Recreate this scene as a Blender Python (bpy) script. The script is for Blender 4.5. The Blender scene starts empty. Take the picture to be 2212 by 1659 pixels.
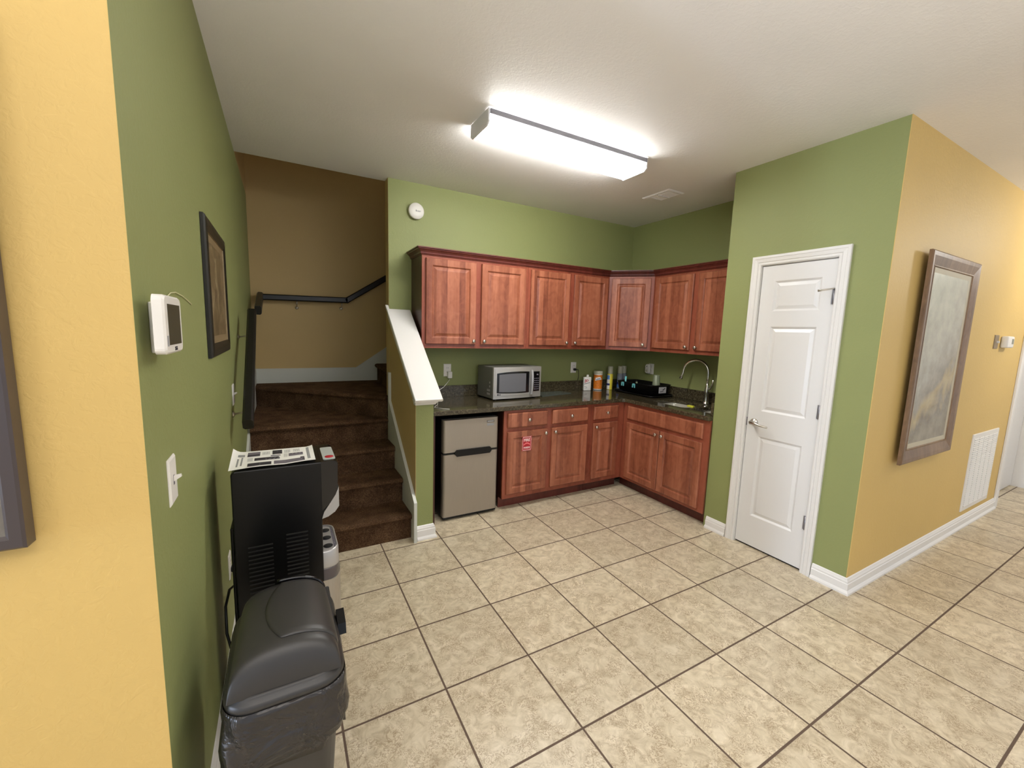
import bpy, bmesh, math, random
from mathutils import Vector, Matrix
random.seed(7)
S = bpy.context.scene
COL = S.collection
PI = math.pi

# ------------------------------------------------------------------ camera
cam = bpy.data.cameras.new('camera'); co = bpy.data.objects.new('camera', cam); COL.objects.link(co)
YAW, PIT, ROL = 0.509745903, 0.127820992, -0.030831917
F = Vector((math.sin(YAW)*math.cos(PIT), math.cos(YAW)*math.cos(PIT), -math.sin(PIT)))
R0 = Vector((math.cos(YAW), -math.sin(YAW), 0)); D0 = F.cross(R0)
Rt = R0*math.cos(ROL)+D0*math.sin(ROL); Dn = D0*math.cos(ROL)-R0*math.sin(ROL)
M = Matrix.Identity(4)
for i in range(3):
    M[i][0] = Rt[i]; M[i][1] = -Dn[i]; M[i][2] = -F[i]
CAMP = Vector((-0.5622, -2.7389, 1.5316))
M.translation = CAMP
co.matrix_world = M
cam.sensor_width = 36; cam.lens = 889.98/2212*36; cam.clip_start = 0.02
S.camera = co

# ------------------------------------------------------------------ light and view
S.view_settings.view_transform = 'Standard'
S.view_settings.look = 'None'
S.view_settings.gamma = 1
S.view_settings.use_curve_mapping = False
S.view_settings.exposure = 0.2
w = bpy.data.worlds.new('world'); S.world = w; w.use_nodes = True
w.node_tree.nodes['Background'].inputs[0].default_value = (0.84, 0.94, 1.10, 1)
w.node_tree.nodes['Background'].inputs[1].default_value = 0.8

def lamp(name, loc, rot, sx, sy, power, col, kind='AREA'):
    l = bpy.data.lights.new(name, kind); l.energy = power; l.color = col
    if kind == 'AREA':
        l.shape = 'RECTANGLE'; l.size = sx; l.size_y = sy
    else:
        l.shadow_soft_size = sx
    o = bpy.data.objects.new(name, l); o.location = loc; o.rotation_euler = rot; COL.objects.link(o)
    return o
# ceiling lamps of the rest of the room, out of view, a window to the left, and two added fill lights
lamp('hallway_lamp', (5.2, -2.75, 2.45), (0, 0, 0), 0.12, 0, 36, (1.0, 0.95, 0.86), 'POINT')
lamp('front_room_lamp', (-2.2, -3.3, 2.35), (0, 0, 0), .16, 0, 12, (1.0, 0.98, 0.95), 'POINT')
lamp('added_fill_lamp', (0.7, -3.6, 2.2), (0, 0, 0), .25, 0, 13, (1.0, 0.97, 0.95), 'POINT')  # added fill without a known fixture, lifts the left ceiling and green wall
lamp('window_daylight', (-5.6, -2.30, 1.1), (0, math.radians(-90), 0), 1.5, 0.35, 40, (0.66, 0.78, 1.0)).data.spread = math.radians(100)
up = lamp('added_ceiling_uplight', (-0.5, -3.7, 1.35), (PI, 0, 0), .2, 0, 330, (1.0, 0.98, 0.97), 'SPOT')  # unseen spot added to brighten the ceiling and its bounce
up.data.spot_size = math.radians(158); up.data.spot_blend = 1.0
lamp('upper_stair_lamp', (0.9, 1.5, 4.3), (0, 0, 0), 0.8, 0.6, 1.5, (1.0, 0.9, 0.75))

# ------------------------------------------------------------------ materials
def rgb(r, g, b):
    f = lambda c: (c/255/12.92 if c/255 <= .04045 else ((c/255+.055)/1.055)**2.4)
    return (f(r), f(g), f(b), 1)
def newmat(name):
    m = bpy.data.materials.new(name); m.use_nodes = True
    return m, m.node_tree.nodes, m.node_tree.links, m.node_tree.nodes['Principled BSDF']
def noise(N, L, vec, scale, detail=3, rough=.5, dist=0):
    n = N.new('ShaderNodeTexNoise'); n.inputs['Scale'].default_value = scale
    n.inputs['Detail'].default_value = detail; n.inputs['Roughness'].default_value = rough
    n.inputs['Distortion'].default_value = dist
    if vec: L.new(vec, n.inputs['Vector'])
    return n
def ramp(N, L, fac, stops):
    r = N.new('ShaderNodeValToRGB'); e = r.color_ramp.elements
    while len(e) < len(stops): e.new(0.5)
    for el, (p, c) in zip(e, stops): el.position = p; el.color = c
    if fac: L.new(fac, r.inputs[0])
    return r
def mth(N, L, op, a, b=None):
    m = N.new('ShaderNodeMath'); m.operation = op
    for i, v in enumerate((a, b)):
        if v is None: continue
        if isinstance(v, (int, float)): m.inputs[i].default_value = v
        else: L.new(v, m.inputs[i])
    return m.outputs[0]
def mixc(N, L, fac, a, b, mode='MIX'):
    m = N.new('ShaderNodeMix'); m.data_type = 'RGBA'; m.blend_type = mode
    for idx, v in ((0, fac), (6, a), (7, b)):
        if isinstance(v, (int, float, tuple)): m.inputs[idx].default_value = v
        else: L.new(v, m.inputs[idx])
    return m.outputs[2]
def bump(N, L, p, h, strength, dist=.01):
    b = N.new('ShaderNodeBump'); b.inputs['Strength'].default_value = strength
    b.inputs['Distance'].default_value = dist
    L.new(h, b.inputs['Height']); L.new(b.outputs[0], p.inputs['Normal'])
    return b
def objco(N):
    return N.new('ShaderNodeNewGeometry').outputs['Position']

def plain(name, col, rough=.5, metal=0, spec=None, bumps=None, var=0.0, vs=30):
    m, N, L, p = newmat(name)
    p.inputs['Base Color'].default_value = col
    p.inputs['Roughness'].default_value = rough; p.inputs['Metallic'].default_value = metal
    if spec is not None: p.inputs['Specular IOR Level'].default_value = spec
    pos = objco(N)
    n = noise(N, L, pos, vs, 3)
    k = tuple(c*(1-var) for c in col[:3])+(1,)
    r = ramp(N, L, n.outputs[0], [(.35, k), (.65, col)])
    L.new(r.outputs[0], p.inputs['Base Color'])
    if bumps:
        nb = noise(N, L, pos, bumps[0], 4, .6)
        bump(N, L, p, nb.outputs[0], bumps[1], bumps[2] if len(bumps) > 2 else .005)
    return m
def paint(name, col, tex=.35):
    """orange-peel textured wall paint"""
    m, N, L, p = newmat(name)
    pos = objco(N)
    n1 = noise(N, L, pos, 1.3, 2)
    k = tuple(c*.94 for c in col[:3])+(1,)
    L.new(ramp(N, L, n1.outputs[0], [(.3, k), (.7, col)]).outputs[0], p.inputs['Base Color'])
    p.inputs['Roughness'].default_value = .55; p.inputs['Specular IOR Level'].default_value = .35
    n2 = noise(N, L, pos, 55, 3, .55, .6)
    r2 = ramp(N, L, n2.outputs[0], [(.45, (0, 0, 0, 1)), (.6, (1, 1, 1, 1))])
    bump(N, L, p, r2.outputs[0], tex*.35, .002)
    return m

GREEN = rgb(146, 152, 97); YEL = rgb(217, 184, 112); TAN = rgb(200, 172, 118)
m_green = paint('green_wall_paint', GREEN)
m_yel = paint('yellow_wall_paint', YEL, .5)
m_tan = paint('tan_wall_paint', TAN, .25)
m_ceil = paint('ceiling_paint', rgb(244, 242, 240), .5)
m_white = plain('white_trim_paint', rgb(232, 229, 224), .35, bumps=(8, .05))
m_skirt = plain('stair_trim_paint', rgb(205, 206, 196), .45)
m_doorw = plain('white_door_paint', rgb(228, 226, 223), .32, bumps=(120, .03, .001))
m_nickel = plain('satin_nickel', rgb(205, 200, 190), .28, 1)
m_chrome = plain('chrome', rgb(236, 236, 232), .2, 1)
m_black = plain('black_plastic', rgb(11, 10, 10), .3, spec=.35, bumps=(200, .04, .0006))
m_blackg = plain('black_gloss_plastic', rgb(16, 15, 17), .12)
m_cab_dark = plain('fridge_black', rgb(12, 12, 13), .5)
m_bin = plain('bin_plastic', rgb(52, 50, 48), .42, bumps=(350, .12, .0008))
m_whitep = plain('white_plastic', rgb(232, 228, 220), .4)
m_silverp = plain('silver_plastic', rgb(186, 184, 182), .35, .5)
m_grey = plain('grey_ink', rgb(150, 150, 150), .7)
m_dark = plain('dark_ink', rgb(48, 44, 50), .7)
m_mid = plain('mid_ink', rgb(110, 104, 112), .7)
m_paper = plain('paper', rgb(244, 242, 236), .6)
m_red = plain('red_ink', rgb(178, 28, 40), .5)
m_pink = plain('white_ink', rgb(245, 225, 222), .5)
m_railw = plain('dark_rail_wood', rgb(17, 14, 10), .4, bumps=(60, .1, .001))
m_fblack = plain('black_frame_wood', rgb(30, 27, 22), .35)
m_gold = plain('frame_inner_gold', rgb(136, 116, 84), .5)
m_cord = plain('black_cord_rubber', rgb(16, 16, 15), .45)
m_cordw = plain('cream_wire', rgb(226, 222, 180), .5)
m_screen = plain('dark_screen', rgb(70, 66, 54), .25)
m_void = plain('dark_recess', rgb(10, 10, 10), .8)
m_blue = plain('blue_label', rgb(96, 140, 205), .4)
m_navy = plain('navy_label', rgb(40, 44, 110), .4)
m_yellowp = plain('yellow_label', rgb(235, 215, 70), .4)
m_orange = plain('orange_label', rgb(228, 128, 36), .45, var=.25, vs=60)
m_teal = plain('teal_plastic', rgb(120, 200, 205), .3)
m_spongey = plain('yellow_sponge', rgb(222, 222, 70), .9)
m_lens = plain('can_label_grey', rgb(150, 155, 168), .45, var=.3, vs=70)

def glass(name, col, rough=.05):
    m, N, L, p = newmat(name)
    p.inputs['Base Color'].default_value = col; p.inputs['Roughness'].default_value = rough
    p.inputs['Transmission Weight'].default_value = 1; p.inputs['IOR'].default_value = 1.3
    return m
m_cup = plain('frosted_cup_plastic', rgb(126, 134, 110), .35)
m_spray = glass('clear_spray_bottle', (.75, .85, .95, 1))

def brushed(name, col, rough=.34):
    m, N, L, p = newmat(name)
    pos = objco(N)
    mp = N.new('ShaderNodeMapping'); mp.inputs['Scale'].default_value = (600, 600, 8); L.new(pos, mp.inputs[0])
    n = noise(N, L, mp.outputs[0], 1, 2)
    L.new(ramp(N, L, n.outputs[0], [(.3, tuple(c*.93 for c in col[:3])+(1,)), (.7, col)]).outputs[0], p.inputs['Base Color'])
    p.inputs['Metallic'].default_value = .7; p.inputs['Roughness'].default_value = rough
    return m
m_steel = brushed('brushed_steel', rgb(172, 162, 148), .5)
m_steel2 = brushed('dispenser_steel', rgb(186, 180, 170))
m_sink = plain('sink_steel', rgb(205, 202, 192), .3, .35)
m_mwsil = plain('microwave_silver', rgb(196, 192, 186), .32, .6)
m_mwside = plain('microwave_side_grey', rgb(108, 106, 98), .45, .3)

def wood(name, c1, c2, c3, strip=.052, seed=0., rough=.3):
    """glued vertical boards with stretched grain"""
    m, N, L, p = newmat(name)
    pos = objco(N)
    sp = N.new('ShaderNodeSeparateXYZ'); L.new(pos, sp.inputs[0])
    u = mth(N, L, 'SUBTRACT', sp.outputs[0], sp.outputs[1])
    u2 = mth(N, L, 'ADD', u, seed)
    cell = mth(N, L, 'FLOOR', mth(N, L, 'DIVIDE', u2, strip))
    wn = N.new('ShaderNodeTexWhiteNoise'); wn.noise_dimensions = '1D'; L.new(cell, wn.inputs['W'])
    cb = N.new('ShaderNodeCombineXYZ'); L.new(mth(N, L, 'MULTIPLY', u2, 22), cb.inputs[0])
    L.new(mth(N, L, 'MULTIPLY', wn.outputs[0], 37), cb.inputs[1])
    L.new(mth(N, L, 'MULTIPLY', sp.outputs[2], 1.8), cb.inputs[2])
    n = noise(N, L, cb.outputs[0], 1, 5, .6, .8)
    cb2 = N.new('ShaderNodeCombineXYZ'); L.new(mth(N, L, 'MULTIPLY', u2, 16), cb2.inputs[0]); L.new(mth(N, L, 'MULTIPLY', sp.outputs[2], 11), cb2.inputs[2])
    nk = noise(N, L, cb2.outputs[0], 1, 2, .5, 1.5)
    f = mth(N, L, 'ADD', mth(N, L, 'MULTIPLY', n.outputs[0], .58), mth(N, L, 'MULTIPLY', wn.outputs[0], .32))
    f = mth(N, L, 'ADD', f, mth(N, L, 'MULTIPLY', mth(N, L, 'SUBTRACT', nk.outputs[0], .5), .35))
    r = ramp(N, L, f, [(.2, c1), (.47, c2), (.75, c3)])
    L.new(r.outputs[0], p.inputs['Base Color'])
    p.inputs['Roughness'].default_value = rough
    p.inputs['Specular IOR Level'].default_value = .5
    bump(N, L, p, n.outputs[0], .02, .001)
    return m
m_wood = wood('cherry_cabinet_wood', rgb(118, 62, 44), rgb(158, 94, 68), rgb(184, 118, 90))
m_woodf = wood('cherry_frame_wood', rgb(114, 54, 38), rgb(142, 74, 54), rgb(158, 88, 66), .4, 3.3)
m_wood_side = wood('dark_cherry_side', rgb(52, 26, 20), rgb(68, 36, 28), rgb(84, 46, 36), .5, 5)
m_wood_crown = wood('crown_cherry', rgb(72, 30, 24), rgb(94, 42, 34), rgb(112, 52, 42), .9, 2)
m_frame_r = wood('picture_frame_wood', rgb(96, 72, 46), rgb(132, 102, 72), rgb(160, 130, 96), .2, 1, .4)

def granite():
    m, N, L, p = newmat('dark_granite'); pos = objco(N)
    n1 = noise(N, L, pos, 60, 4, .7, .5); n2 = noise(N, L, pos, 220, 2, .7)
    f = mth(N, L, 'ADD', mth(N, L, 'MULTIPLY', n1.outputs[0], .6), mth(N, L, 'MULTIPLY', n2.outputs[0], .4))
    r = ramp(N, L, f, [(.34, rgb(26, 24, 18)), (.48, rgb(62, 55, 40)), (.56, rgb(88, 80, 60)), (.66, rgb(112, 102, 80))])
    L.new(r.outputs[0], p.inputs['Base Color']); p.inputs['Roughness'].default_value = .09
    p.inputs['Specular IOR Level'].default_value = .6
    return m
m_gran = granite()

def carpet():
    m, N, L, p = newmat('brown_carpet'); pos = objco(N)
    n1 = noise(N, L, pos, 140, 4, .7); n2 = noise(N, L, pos, 9, 3)
    f = mth(N, L, 'ADD', mth(N, L, 'MULTIPLY', n1.outputs[0], .7), mth(N, L, 'MULTIPLY', n2.outputs[0], .3))
    r = ramp(N, L, f, [(.35, rgb(58, 41, 28)), (.5, rgb(88, 65, 47)), (.66, rgb(126, 98, 72))])
    L.new(r.outputs[0], p.inputs['Base Color']); p.inputs['Roughness'].default_value = 1
    p.inputs['Specular IOR Level'].default_value = .05
    bump(N, L, p, n1.outputs[0], .7, .012)
    return m
m_carpet = carpet()

TILE = 0.412
def tiles():
    m, N, L, p = newmat('beige_floor_tile'); pos = objco(N)
    sp = N.new('ShaderNodeSeparateXYZ'); L.new(pos, sp.inputs[0])
    ds = []; cells = []
    for ax in (0, 1):
        q = mth(N, L, 'DIVIDE', sp.outputs[ax], TILE)
        cells.append(mth(N, L, 'FLOOR', q))
        fr = mth(N, L, 'FRACT', q)
        ds.append(mth(N, L, 'MINIMUM', fr, mth(N, L, 'SUBTRACT', 1.0, fr)))
    d = mth(N, L, 'MULTIPLY', mth(N, L, 'MINIMUM', ds[0], ds[1]), TILE)
    g = ramp(N, L, mth(N, L, 'MULTIPLY', d, 100), [(.36, (0, 0, 0, 1)), (.48, (1, 1, 1, 1))])
    cb = N.new('ShaderNodeCombineXYZ'); L.new(cells[0], cb.inputs[0]); L.new(cells[1], cb.inputs[1])
    wn = N.new('ShaderNodeTexWhiteNoise'); wn.noise_dimensions = '3D'; L.new(cb.outputs[0], wn.inputs[0])
    off = N.new('ShaderNodeVectorMath'); off.operation = 'MULTIPLY_ADD'
    L.new(wn.outputs['Color'], off.inputs[0]); off.inputs[1].default_value = (9, 9, 9); L.new(pos, off.inputs[2])
    na = noise(N, L, off.outputs[0], 14, 6, .68, 1.4)
    base = ramp(N, L, na.outputs[0], [(.3, rgb(178, 162, 135)), (.5, rgb(208, 194, 166)), (.68, rgb(226, 213, 188))])
    nv = noise(N, L, off.outputs[0], 34, 4, .6, 2.2)
    v = mth(N, L, 'ABSOLUTE', mth(N, L, 'SUBTRACT', nv.outputs[0], .5))
    nm = noise(N, L, off.outputs[0], 13, 2)
    vr = ramp(N, L, v, [(.0, (1, 1, 1, 1)), (.05, (0, 0, 0, 1))])
    mr = ramp(N, L, nm.outputs[0], [(.42, (0, 0, 0, 1)), (.56, (1, 1, 1, 1))])
    vm = mth(N, L, 'MULTIPLY', mth(N, L, 'MULTIPLY', vr.outputs[0], mr.outputs[0]), .85)
    c1 = mixc(N, L, vm, base.outputs[0], rgb(146, 122, 92))
    tv = mth(N, L, 'MULTIPLY', mth(N, L, 'SUBTRACT', wn.outputs[0], .5), .14)
    hv = N.new('ShaderNodeHueSaturation'); L.new(c1, hv.inputs['Color']); L.new(mth(N, L, 'ADD', tv, 1.0), hv.inputs['Value'])
    c2 = mixc(N, L, g.outputs[0], rgb(98, 80, 66), hv.outputs[0])
    L.new(c2, p.inputs['Base Color'])
    rr = mth(N, L, 'SUBTRACT', .8, mth(N, L, 'MULTIPLY', g.outputs[0], .46))
    L.new(rr, p.inputs['Roughness'])
    h = mth(N, L, 'ADD', g.outputs[0], mth(N, L, 'MULTIPLY', nv.outputs[0], .25))
    bump(N, L, p, h, .45, .003)
    return m
m_tile = tiles()

def emissive():
    m, N, L, p = newmat('lit_diffuser')
    p.inputs['Base Color'].default_value = (.9, .9, .9, 1)
    p.inputs['Emission Color'].default_value = (1.0, .995, .97, 1)
    p.inputs['Emission Strength'].default_value = 28.0
    return m
m_emit = emissive()

def painting_landscape():
    m, N, L, p = newmat('misty_landscape_print')
    tc = N.new('ShaderNodeTexCoord'); sp = N.new('ShaderNodeSeparateXYZ'); L.new(tc.outputs['Generated'], sp.inputs[0])
    mp = N.new('ShaderNodeMapping'); mp.inputs['Scale'].default_value = (2.2, 2.2, 4.0); L.new(tc.outputs['Generated'], mp.inputs[0])
    n = noise(N, L, mp.outputs[0], .9, 5, .55, .6)
    zz = mth(N, L, 'ADD', sp.outputs[2], mth(N, L, 'MULTIPLY', mth(N, L, 'SUBTRACT', n.outputs[0], .5), .5))
    slope = mth(N, L, 'SUBTRACT', zz, mth(N, L, 'MULTIPLY', sp.outputs[0], .26))
    r = ramp(N, L, slope, [(-.05, rgb(120, 108, 84)), (.04, rgb(104, 92, 74)), (.13, rgb(176, 152, 92)), (.2, rgb(132, 122, 106)), (.36, rgb(168, 164, 150)), (.6, rgb(184, 182, 166)), (.95, rgb(198, 202, 182))])
    n2 = noise(N, L, mp.outputs[0], 2.6, 4, .6)
    c = mixc(N, L, .25, r.outputs[0], ramp(N, L, n2.outputs[0], [(.35, rgb(120, 116, 104)), (.65, rgb(214, 210, 190))]).outputs[0])
    L.new(c, p.inputs['Base Color']); p.inputs['Roughness'].default_value = .25
    return m
def painting_brown():
    m, N, L, p = newmat('sepia_print')
    tc = N.new('ShaderNodeTexCoord'); n = noise(N, L, tc.outputs['Generated'], 5, 5, .65, 1)
    r = ramp(N, L, n.outputs[0], [(.3, rgb(88, 72, 50)), (.5, rgb(118, 100, 72)), (.62, rgb(142, 124, 92)), (.75, rgb(190, 176, 142))])
    L.new(r.outputs[0], p.inputs['Base Color']); p.inputs['Roughness'].default_value = .3
    return m
def painting_dark():
    m, N, L, p = newmat('dark_print')
    tc = N.new('ShaderNodeTexCoord'); n = noise(N, L, tc.outputs['Generated'], 3, 4, .6, 1)
    r = ramp(N, L, n.outputs[0], [(.3, rgb(80, 74, 70)), (.6, rgb(112, 106, 98)), (.8, rgb(150, 146, 140))])
    L.new(r.outputs[0], p.inputs['Base Color']); p.inputs['Roughness'].default_value = .15
    return m
m_land = painting_landscape(); m_sepia = painting_brown(); m_dprint = painting_dark()

def bagmat():
    m, N, L, p = newmat('black_bin_liner'); pos = objco(N)
    p.inputs['Base Color'].default_value = rgb(46, 43, 41); p.inputs['Roughness'].default_value = .26
    n = noise(N, L, pos, 9, 3, .5, 2.2)
    bump(N, L, p, n.outputs[0], .7, .03)
    return m
m_bag = bagmat()

# ------------------------------------------------------------------ mesh builder
class MB:
    def __init__(s): s.bm = bmesh.new(); s.mi = 0
    def face(s, pts, mi=None, smooth=False):
        vs = [s.bm.verts.new(Vector(q)) for q in pts]
        f = s.bm.faces.new(vs); f.material_index = s.mi if mi is None else mi; f.smooth = smooth
        return f
    def box(s, a, b, bev=0, seg=2, mi=None):
        x0, x1 = sorted((a[0], b[0])); y0, y1 = sorted((a[1], b[1])); z0, z1 = sorted((a[2], b[2]))
        t = bmesh.new()
        bmesh.ops.create_cube(t, size=1)
        for v in t.verts:
            v.co = Vector(((x0+x1)/2+v.co.x*(x1-x0), (y0+y1)/2+v.co.y*(y1-y0), (z0+z1)/2+v.co.z*(z1-z0)))
        if bev > 0:
            bev = min(bev, .49*min(x1-x0, y1-y0, z1-z0))
            bmesh.ops.bevel(t, geom=t.edges[:], offset=bev, segments=seg, affect='EDGES', profile=.5)
        s.merge(t, mi, bev > 0 and seg > 2)
        return s
    def merge(s, t, mi=None, smooth=False, mat=None):
        mp = {}
        for v in t.verts: mp[v] = s.bm.verts.new(mat @ v.co if mat else v.co)
        for f in t.faces:
            try: g = s.bm.faces.new([mp[v] for v in f.verts])
            except ValueError: continue
            g.material_index = s.mi if mi is None else mi; g.smooth = smooth or f.smooth
        t.free()
    def prism(s, pts, ax, a, b, mi=None, smooth=False):
        """polygon in the two other axes, extruded along ax from a to b"""
        def P(q, c):
            l = [q[0], q[1]]; l.insert(ax, c); return Vector(l)
        A = [s.bm.verts.new(P(q, a)) for q in pts]; B = [s.bm.verts.new(P(q, b)) for q in pts]
        k = s.mi if mi is None else mi
        for vs in (A[::-1], B):
            f = s.bm.faces.new(vs); f.material_index = k
        n = len(pts)
        for i in range(n):
            f = s.bm.faces.new([A[i], A[(i+1) % n], B[(i+1) % n], B[i]]); f.material_index = k; f.smooth = smooth
        return s
    def loops(s, rings, mi=None, cap0=True, cap1=True, smooth=True, closed=True):
        k = s.mi if mi is None else mi
        RV = [[s.bm.verts.new(Vector(q)) for q in r] for r in rings]
        for A, B in zip(RV, RV[1:]):
            n = len(A)
            for i in range(n if closed else n-1):
                f = s.bm.faces.new([A[i], A[(i+1) % n], B[(i+1) % n], B[i]]); f.material_index = k; f.smooth = smooth
        if cap0: f = s.bm.faces.new(RV[0][::-1]); f.material_index = k
        if cap1: f = s.bm.faces.new(RV[-1]); f.material_index = k
        return s
    def lathe(s, o, axis, prof, n=24, mi=None, caps=True):
        o = Vector(o); ax = Vector(axis).normalized()
        u = ax.orthogonal().normalized(); v = ax.cross(u)
        rings = [[o+ax*h+(u*math.cos(2*PI*i/n)+v*math.sin(2*PI*i/n))*max(r, 1e-4) for i in range(n)] for r, h in prof]
        return s.loops(rings, mi, caps, caps)
    def tube(s, pts, r, n=10, mi=None, closed=False):
        pts = [Vector(q) for q in pts]
        rr = r if isinstance(r, (list, tuple)) else [r]*len(pts)
        rings = []; u = None
        for i, q in enumerate(pts):
            t = (pts[min(i+1, len(pts)-1)]-pts[max(i-1, 0)]).normalized()
            if u is None: u = t.orthogonal().normalized()
            u = (u-t*u.dot(t)).normalized(); v = t.cross(u)
            rings.append([q+(u*math.cos(2*PI*k/n)+v*math.sin(2*PI*k/n))*rr[i] for k in range(n)])
        return s.loops(rings, mi)
    def rectrings(s, o, u, v, n, w_, h_, rings, cap=True, mi=None, mis=None, base=True):
        """nested rectangles: rings of (inset, height)"""
        o, u, v, n = map(Vector, (o, u, v, n))
        RV = []
        for ins, ht in rings:
            RV.append([s.bm.verts.new(o+u*a+v*b+n*ht) for a, b in ((ins, ins), (w_-ins, ins), (w_-ins, h_-ins), (ins, h_-ins))])
        k = s.mi if mi is None else mi
        for j, (A, B) in enumerate(zip(RV, RV[1:])):
            for i in range(4):
                f = s.bm.faces.new([A[i], A[(i+1) % 4], B[(i+1) % 4], B[i]]); f.material_index = mis[j] if mis else k
        if cap: f = s.bm.faces.new(RV[-1]); f.material_index = mis[-1] if mis else k
        if base: f = s.bm.faces.new(RV[0][::-1]); f.material_index = k
        return s

ROOTM = {}
def setp(o, label=None, cat=None, group=None, kind=None):
    if label: o['label'] = label
    if cat: o['category'] = cat
    if group: o['group'] = group
    if kind: o['kind'] = kind
    return o
def thing(name, loc, label, cat, group=None, rz=0):
    o = bpy.data.objects.new(name, None); COL.objects.link(o)
    o.empty_display_size = .05
    o.location = loc; o.rotation_euler = (0, 0, rz)
    ROOTM[o.name] = Matrix.Translation(Vector(loc)) @ Matrix.Rotation(rz, 4, 'Z')
    return setp(o, label, cat, group)
def build(name, mb, mat, parent=None, label=None, local=False):
    """link the collected mesh as one object; coordinates are world coordinates unless local"""
    bm = mb.bm
    bmesh.ops.recalc_face_normals(bm, faces=bm.faces[:])
    me = bpy.data.meshes.new(name)
    Mx = ROOTM.get(parent.name) if parent else None
    if Mx is None: Mx = Matrix.Identity(4)
    if not local and parent: bm.transform(Mx.inverted())
    o = bpy.data.objects.new(name, me); COL.objects.link(o)
    if parent is None:
        # origin at the base centre of the mesh
        xs = [v.co for v in bm.verts]
        c = Vector(((min(v.x for v in xs)+max(v.x for v in xs))/2, (min(v.y for v in xs)+max(v.y for v in xs))/2, min(v.z for v in xs)))
        bm.transform(Matrix.Translation(-c)); o.location = c
        ROOTM[o.name] = Matrix.Translation(c)
    else:
        o.parent = parent; ROOTM[o.name] = Mx
    bm.to_mesh(me); bm.free()
    for m in (mat if isinstance(mat, (list, tuple)) else [mat]): me.materials.append(m)
    if label: o['label'] = label
    return o
def single(name, mb, mat, label, cat, group=None):
    return setp(build(name, mb, mat), label, cat, group)
def struct(name, mb, mat):
    return setp(build(name, mb, mat), kind='structure')
def B(a, b, bev=0, seg=2): return MB().box(a, b, bev, seg)
def text_mb(txt, o, u, v, size, depth=.0006, squash=1.0, mb=None, mi=0, bold=0, align='CENTER'):
    cu = bpy.data.curves.new('txt', 'FONT'); cu.body = txt; cu.size = size; cu.align_x = align; cu.align_y = 'CENTER'
    cu.extrude = depth; cu.offset = bold
    ob = bpy.data.objects.new('txt', cu); COL.objects.link(ob)
    bpy.context.view_layer.update()
    me = bpy.data.meshes.new_from_object(ob.evaluated_get(bpy.context.evaluated_depsgraph_get()))
    t = bmesh.new(); t.from_mesh(me)
    bpy.data.objects.remove(ob); bpy.data.curves.remove(cu); bpy.data.meshes.remove(me)
    u = Vector(u).normalized(); v = Vector(v).normalized(); n = u.cross(v)
    Mx = Matrix.Identity(4)
    for i in range(3): Mx[i][0] = u[i]*squash; Mx[i][1] = v[i]; Mx[i][2] = n[i]; Mx[i][3] = o[i]
    mb = mb or MB()
    mb.merge(t, mi, False, Mx)
    return mb

X = Vector((1, 0, 0)); Y = Vector((0, 1, 0)); Z = Vector((0, 0, 1))
H = 2.736
XL = -.815       # green left wall
YK = .852        # kitchen back wall
XR = 2.972       # kitchen right wall
XC = 2.40        # closet front
YH = -1.70       # hallway wall
YF = -1.662      # yellow wall to the left
YS = 2.06        # stairwell back wall
YE = .955        # ceiling edge over stairs / back of kitchen wall
ZS = 5.2         # stairwell height
XW0, XW1 = .235, .365   # half wall

# ------------------------------------------------------------------ shell
struct('floor', B((-6, -8, -.05), (8.2, 2.3, 0)), m_tile)
mb = MB(); mb.box((-6, -8, H), (8.2, YE, H+.12))
struct('ceiling', mb, m_ceil)
# left wall: green up to ceiling height, tan above in the stairwell
mb = MB()
mb.box((XL-.12, YF+.0006, 0), (XL, YS, H), mi=0)
mb.box((XL-.12, YE-.2, H+.121), (XL, YS, ZS), mi=1)
mb.box((XL-.12, YE+.001, H), (XL, YS, H+.1205), mi=1)
struct('wall_left', mb, [m_green, m_tan])
mb = B((-6, YF, 0), (XL-.0005, YF+.12, H)); struct('wall_front', mb, m_yel)
# kitchen back wall (tan on its stair side) with the tan end cap
mb = MB()
mb.box((XW0, YK, 0), (XR+.3, YE-.004, H), mi=0)
mb.box((XW0, YE-.004, 0), (XR+.3, YE, H), mi=1)
mb.box((XW0, YE, H+.121), (XR+.3, YE+.02, ZS), mi=1)
mb.box((XW0-.002, YK+.004, 0), (XW0, YE, H), mi=1)
struct('wall_back', mb, [m_green, m_tan])
struct('wall_right', B((XR, YH+.15, 0), (XR+.12, YK, H)), m_green)
# closet bump-out: front wall with a doorway, side return
DY0, DY1, DZ = -1.452, -.978, 2.045     # door opening
mb = MB()
mb.box((XC, DY1, 0), (XC+.12, -.72, H)); mb.box((XC, YH+.004, 0), (XC+.12, DY0, H)); mb.box((XC, DY0, DZ), (XC+.12, DY1, H))
mb.box((XC+.12, -.84, 0), (XR, -.72, H))
struct('wall_closet', mb, m_green)
mb = MB(); mb.box((XC, YH, 0), (5.36, YH+.0035, H)); mb.box((XC+.12, YH+.0035, 0), (5.36, YH+.15, H)); mb.box((5.36, YH, 2.06), (6.48, YH+.15, H))
mb.box((6.48, YH, 0), (8.2, YH+.15, H))
struct('wall_hallway', mb, m_yel)
struct('wall_stairwell', B((XL-.12, YS, 0), (4.2, YS+.12, ZS)), m_tan)
struct('wall_stair_end', B((4.2, YE, 0), (4.3, YS+.12, ZS)), m_tan)
struct('wall_upper', B((XL-.12, YE-.12, H+.1215), (XR+.3, YE-.001, ZS)), m_tan)
struct('ceiling_stairwell', B((XL-.12, YE-.12, ZS), (4.3, YS+.12, ZS+.1)), m_ceil)

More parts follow.
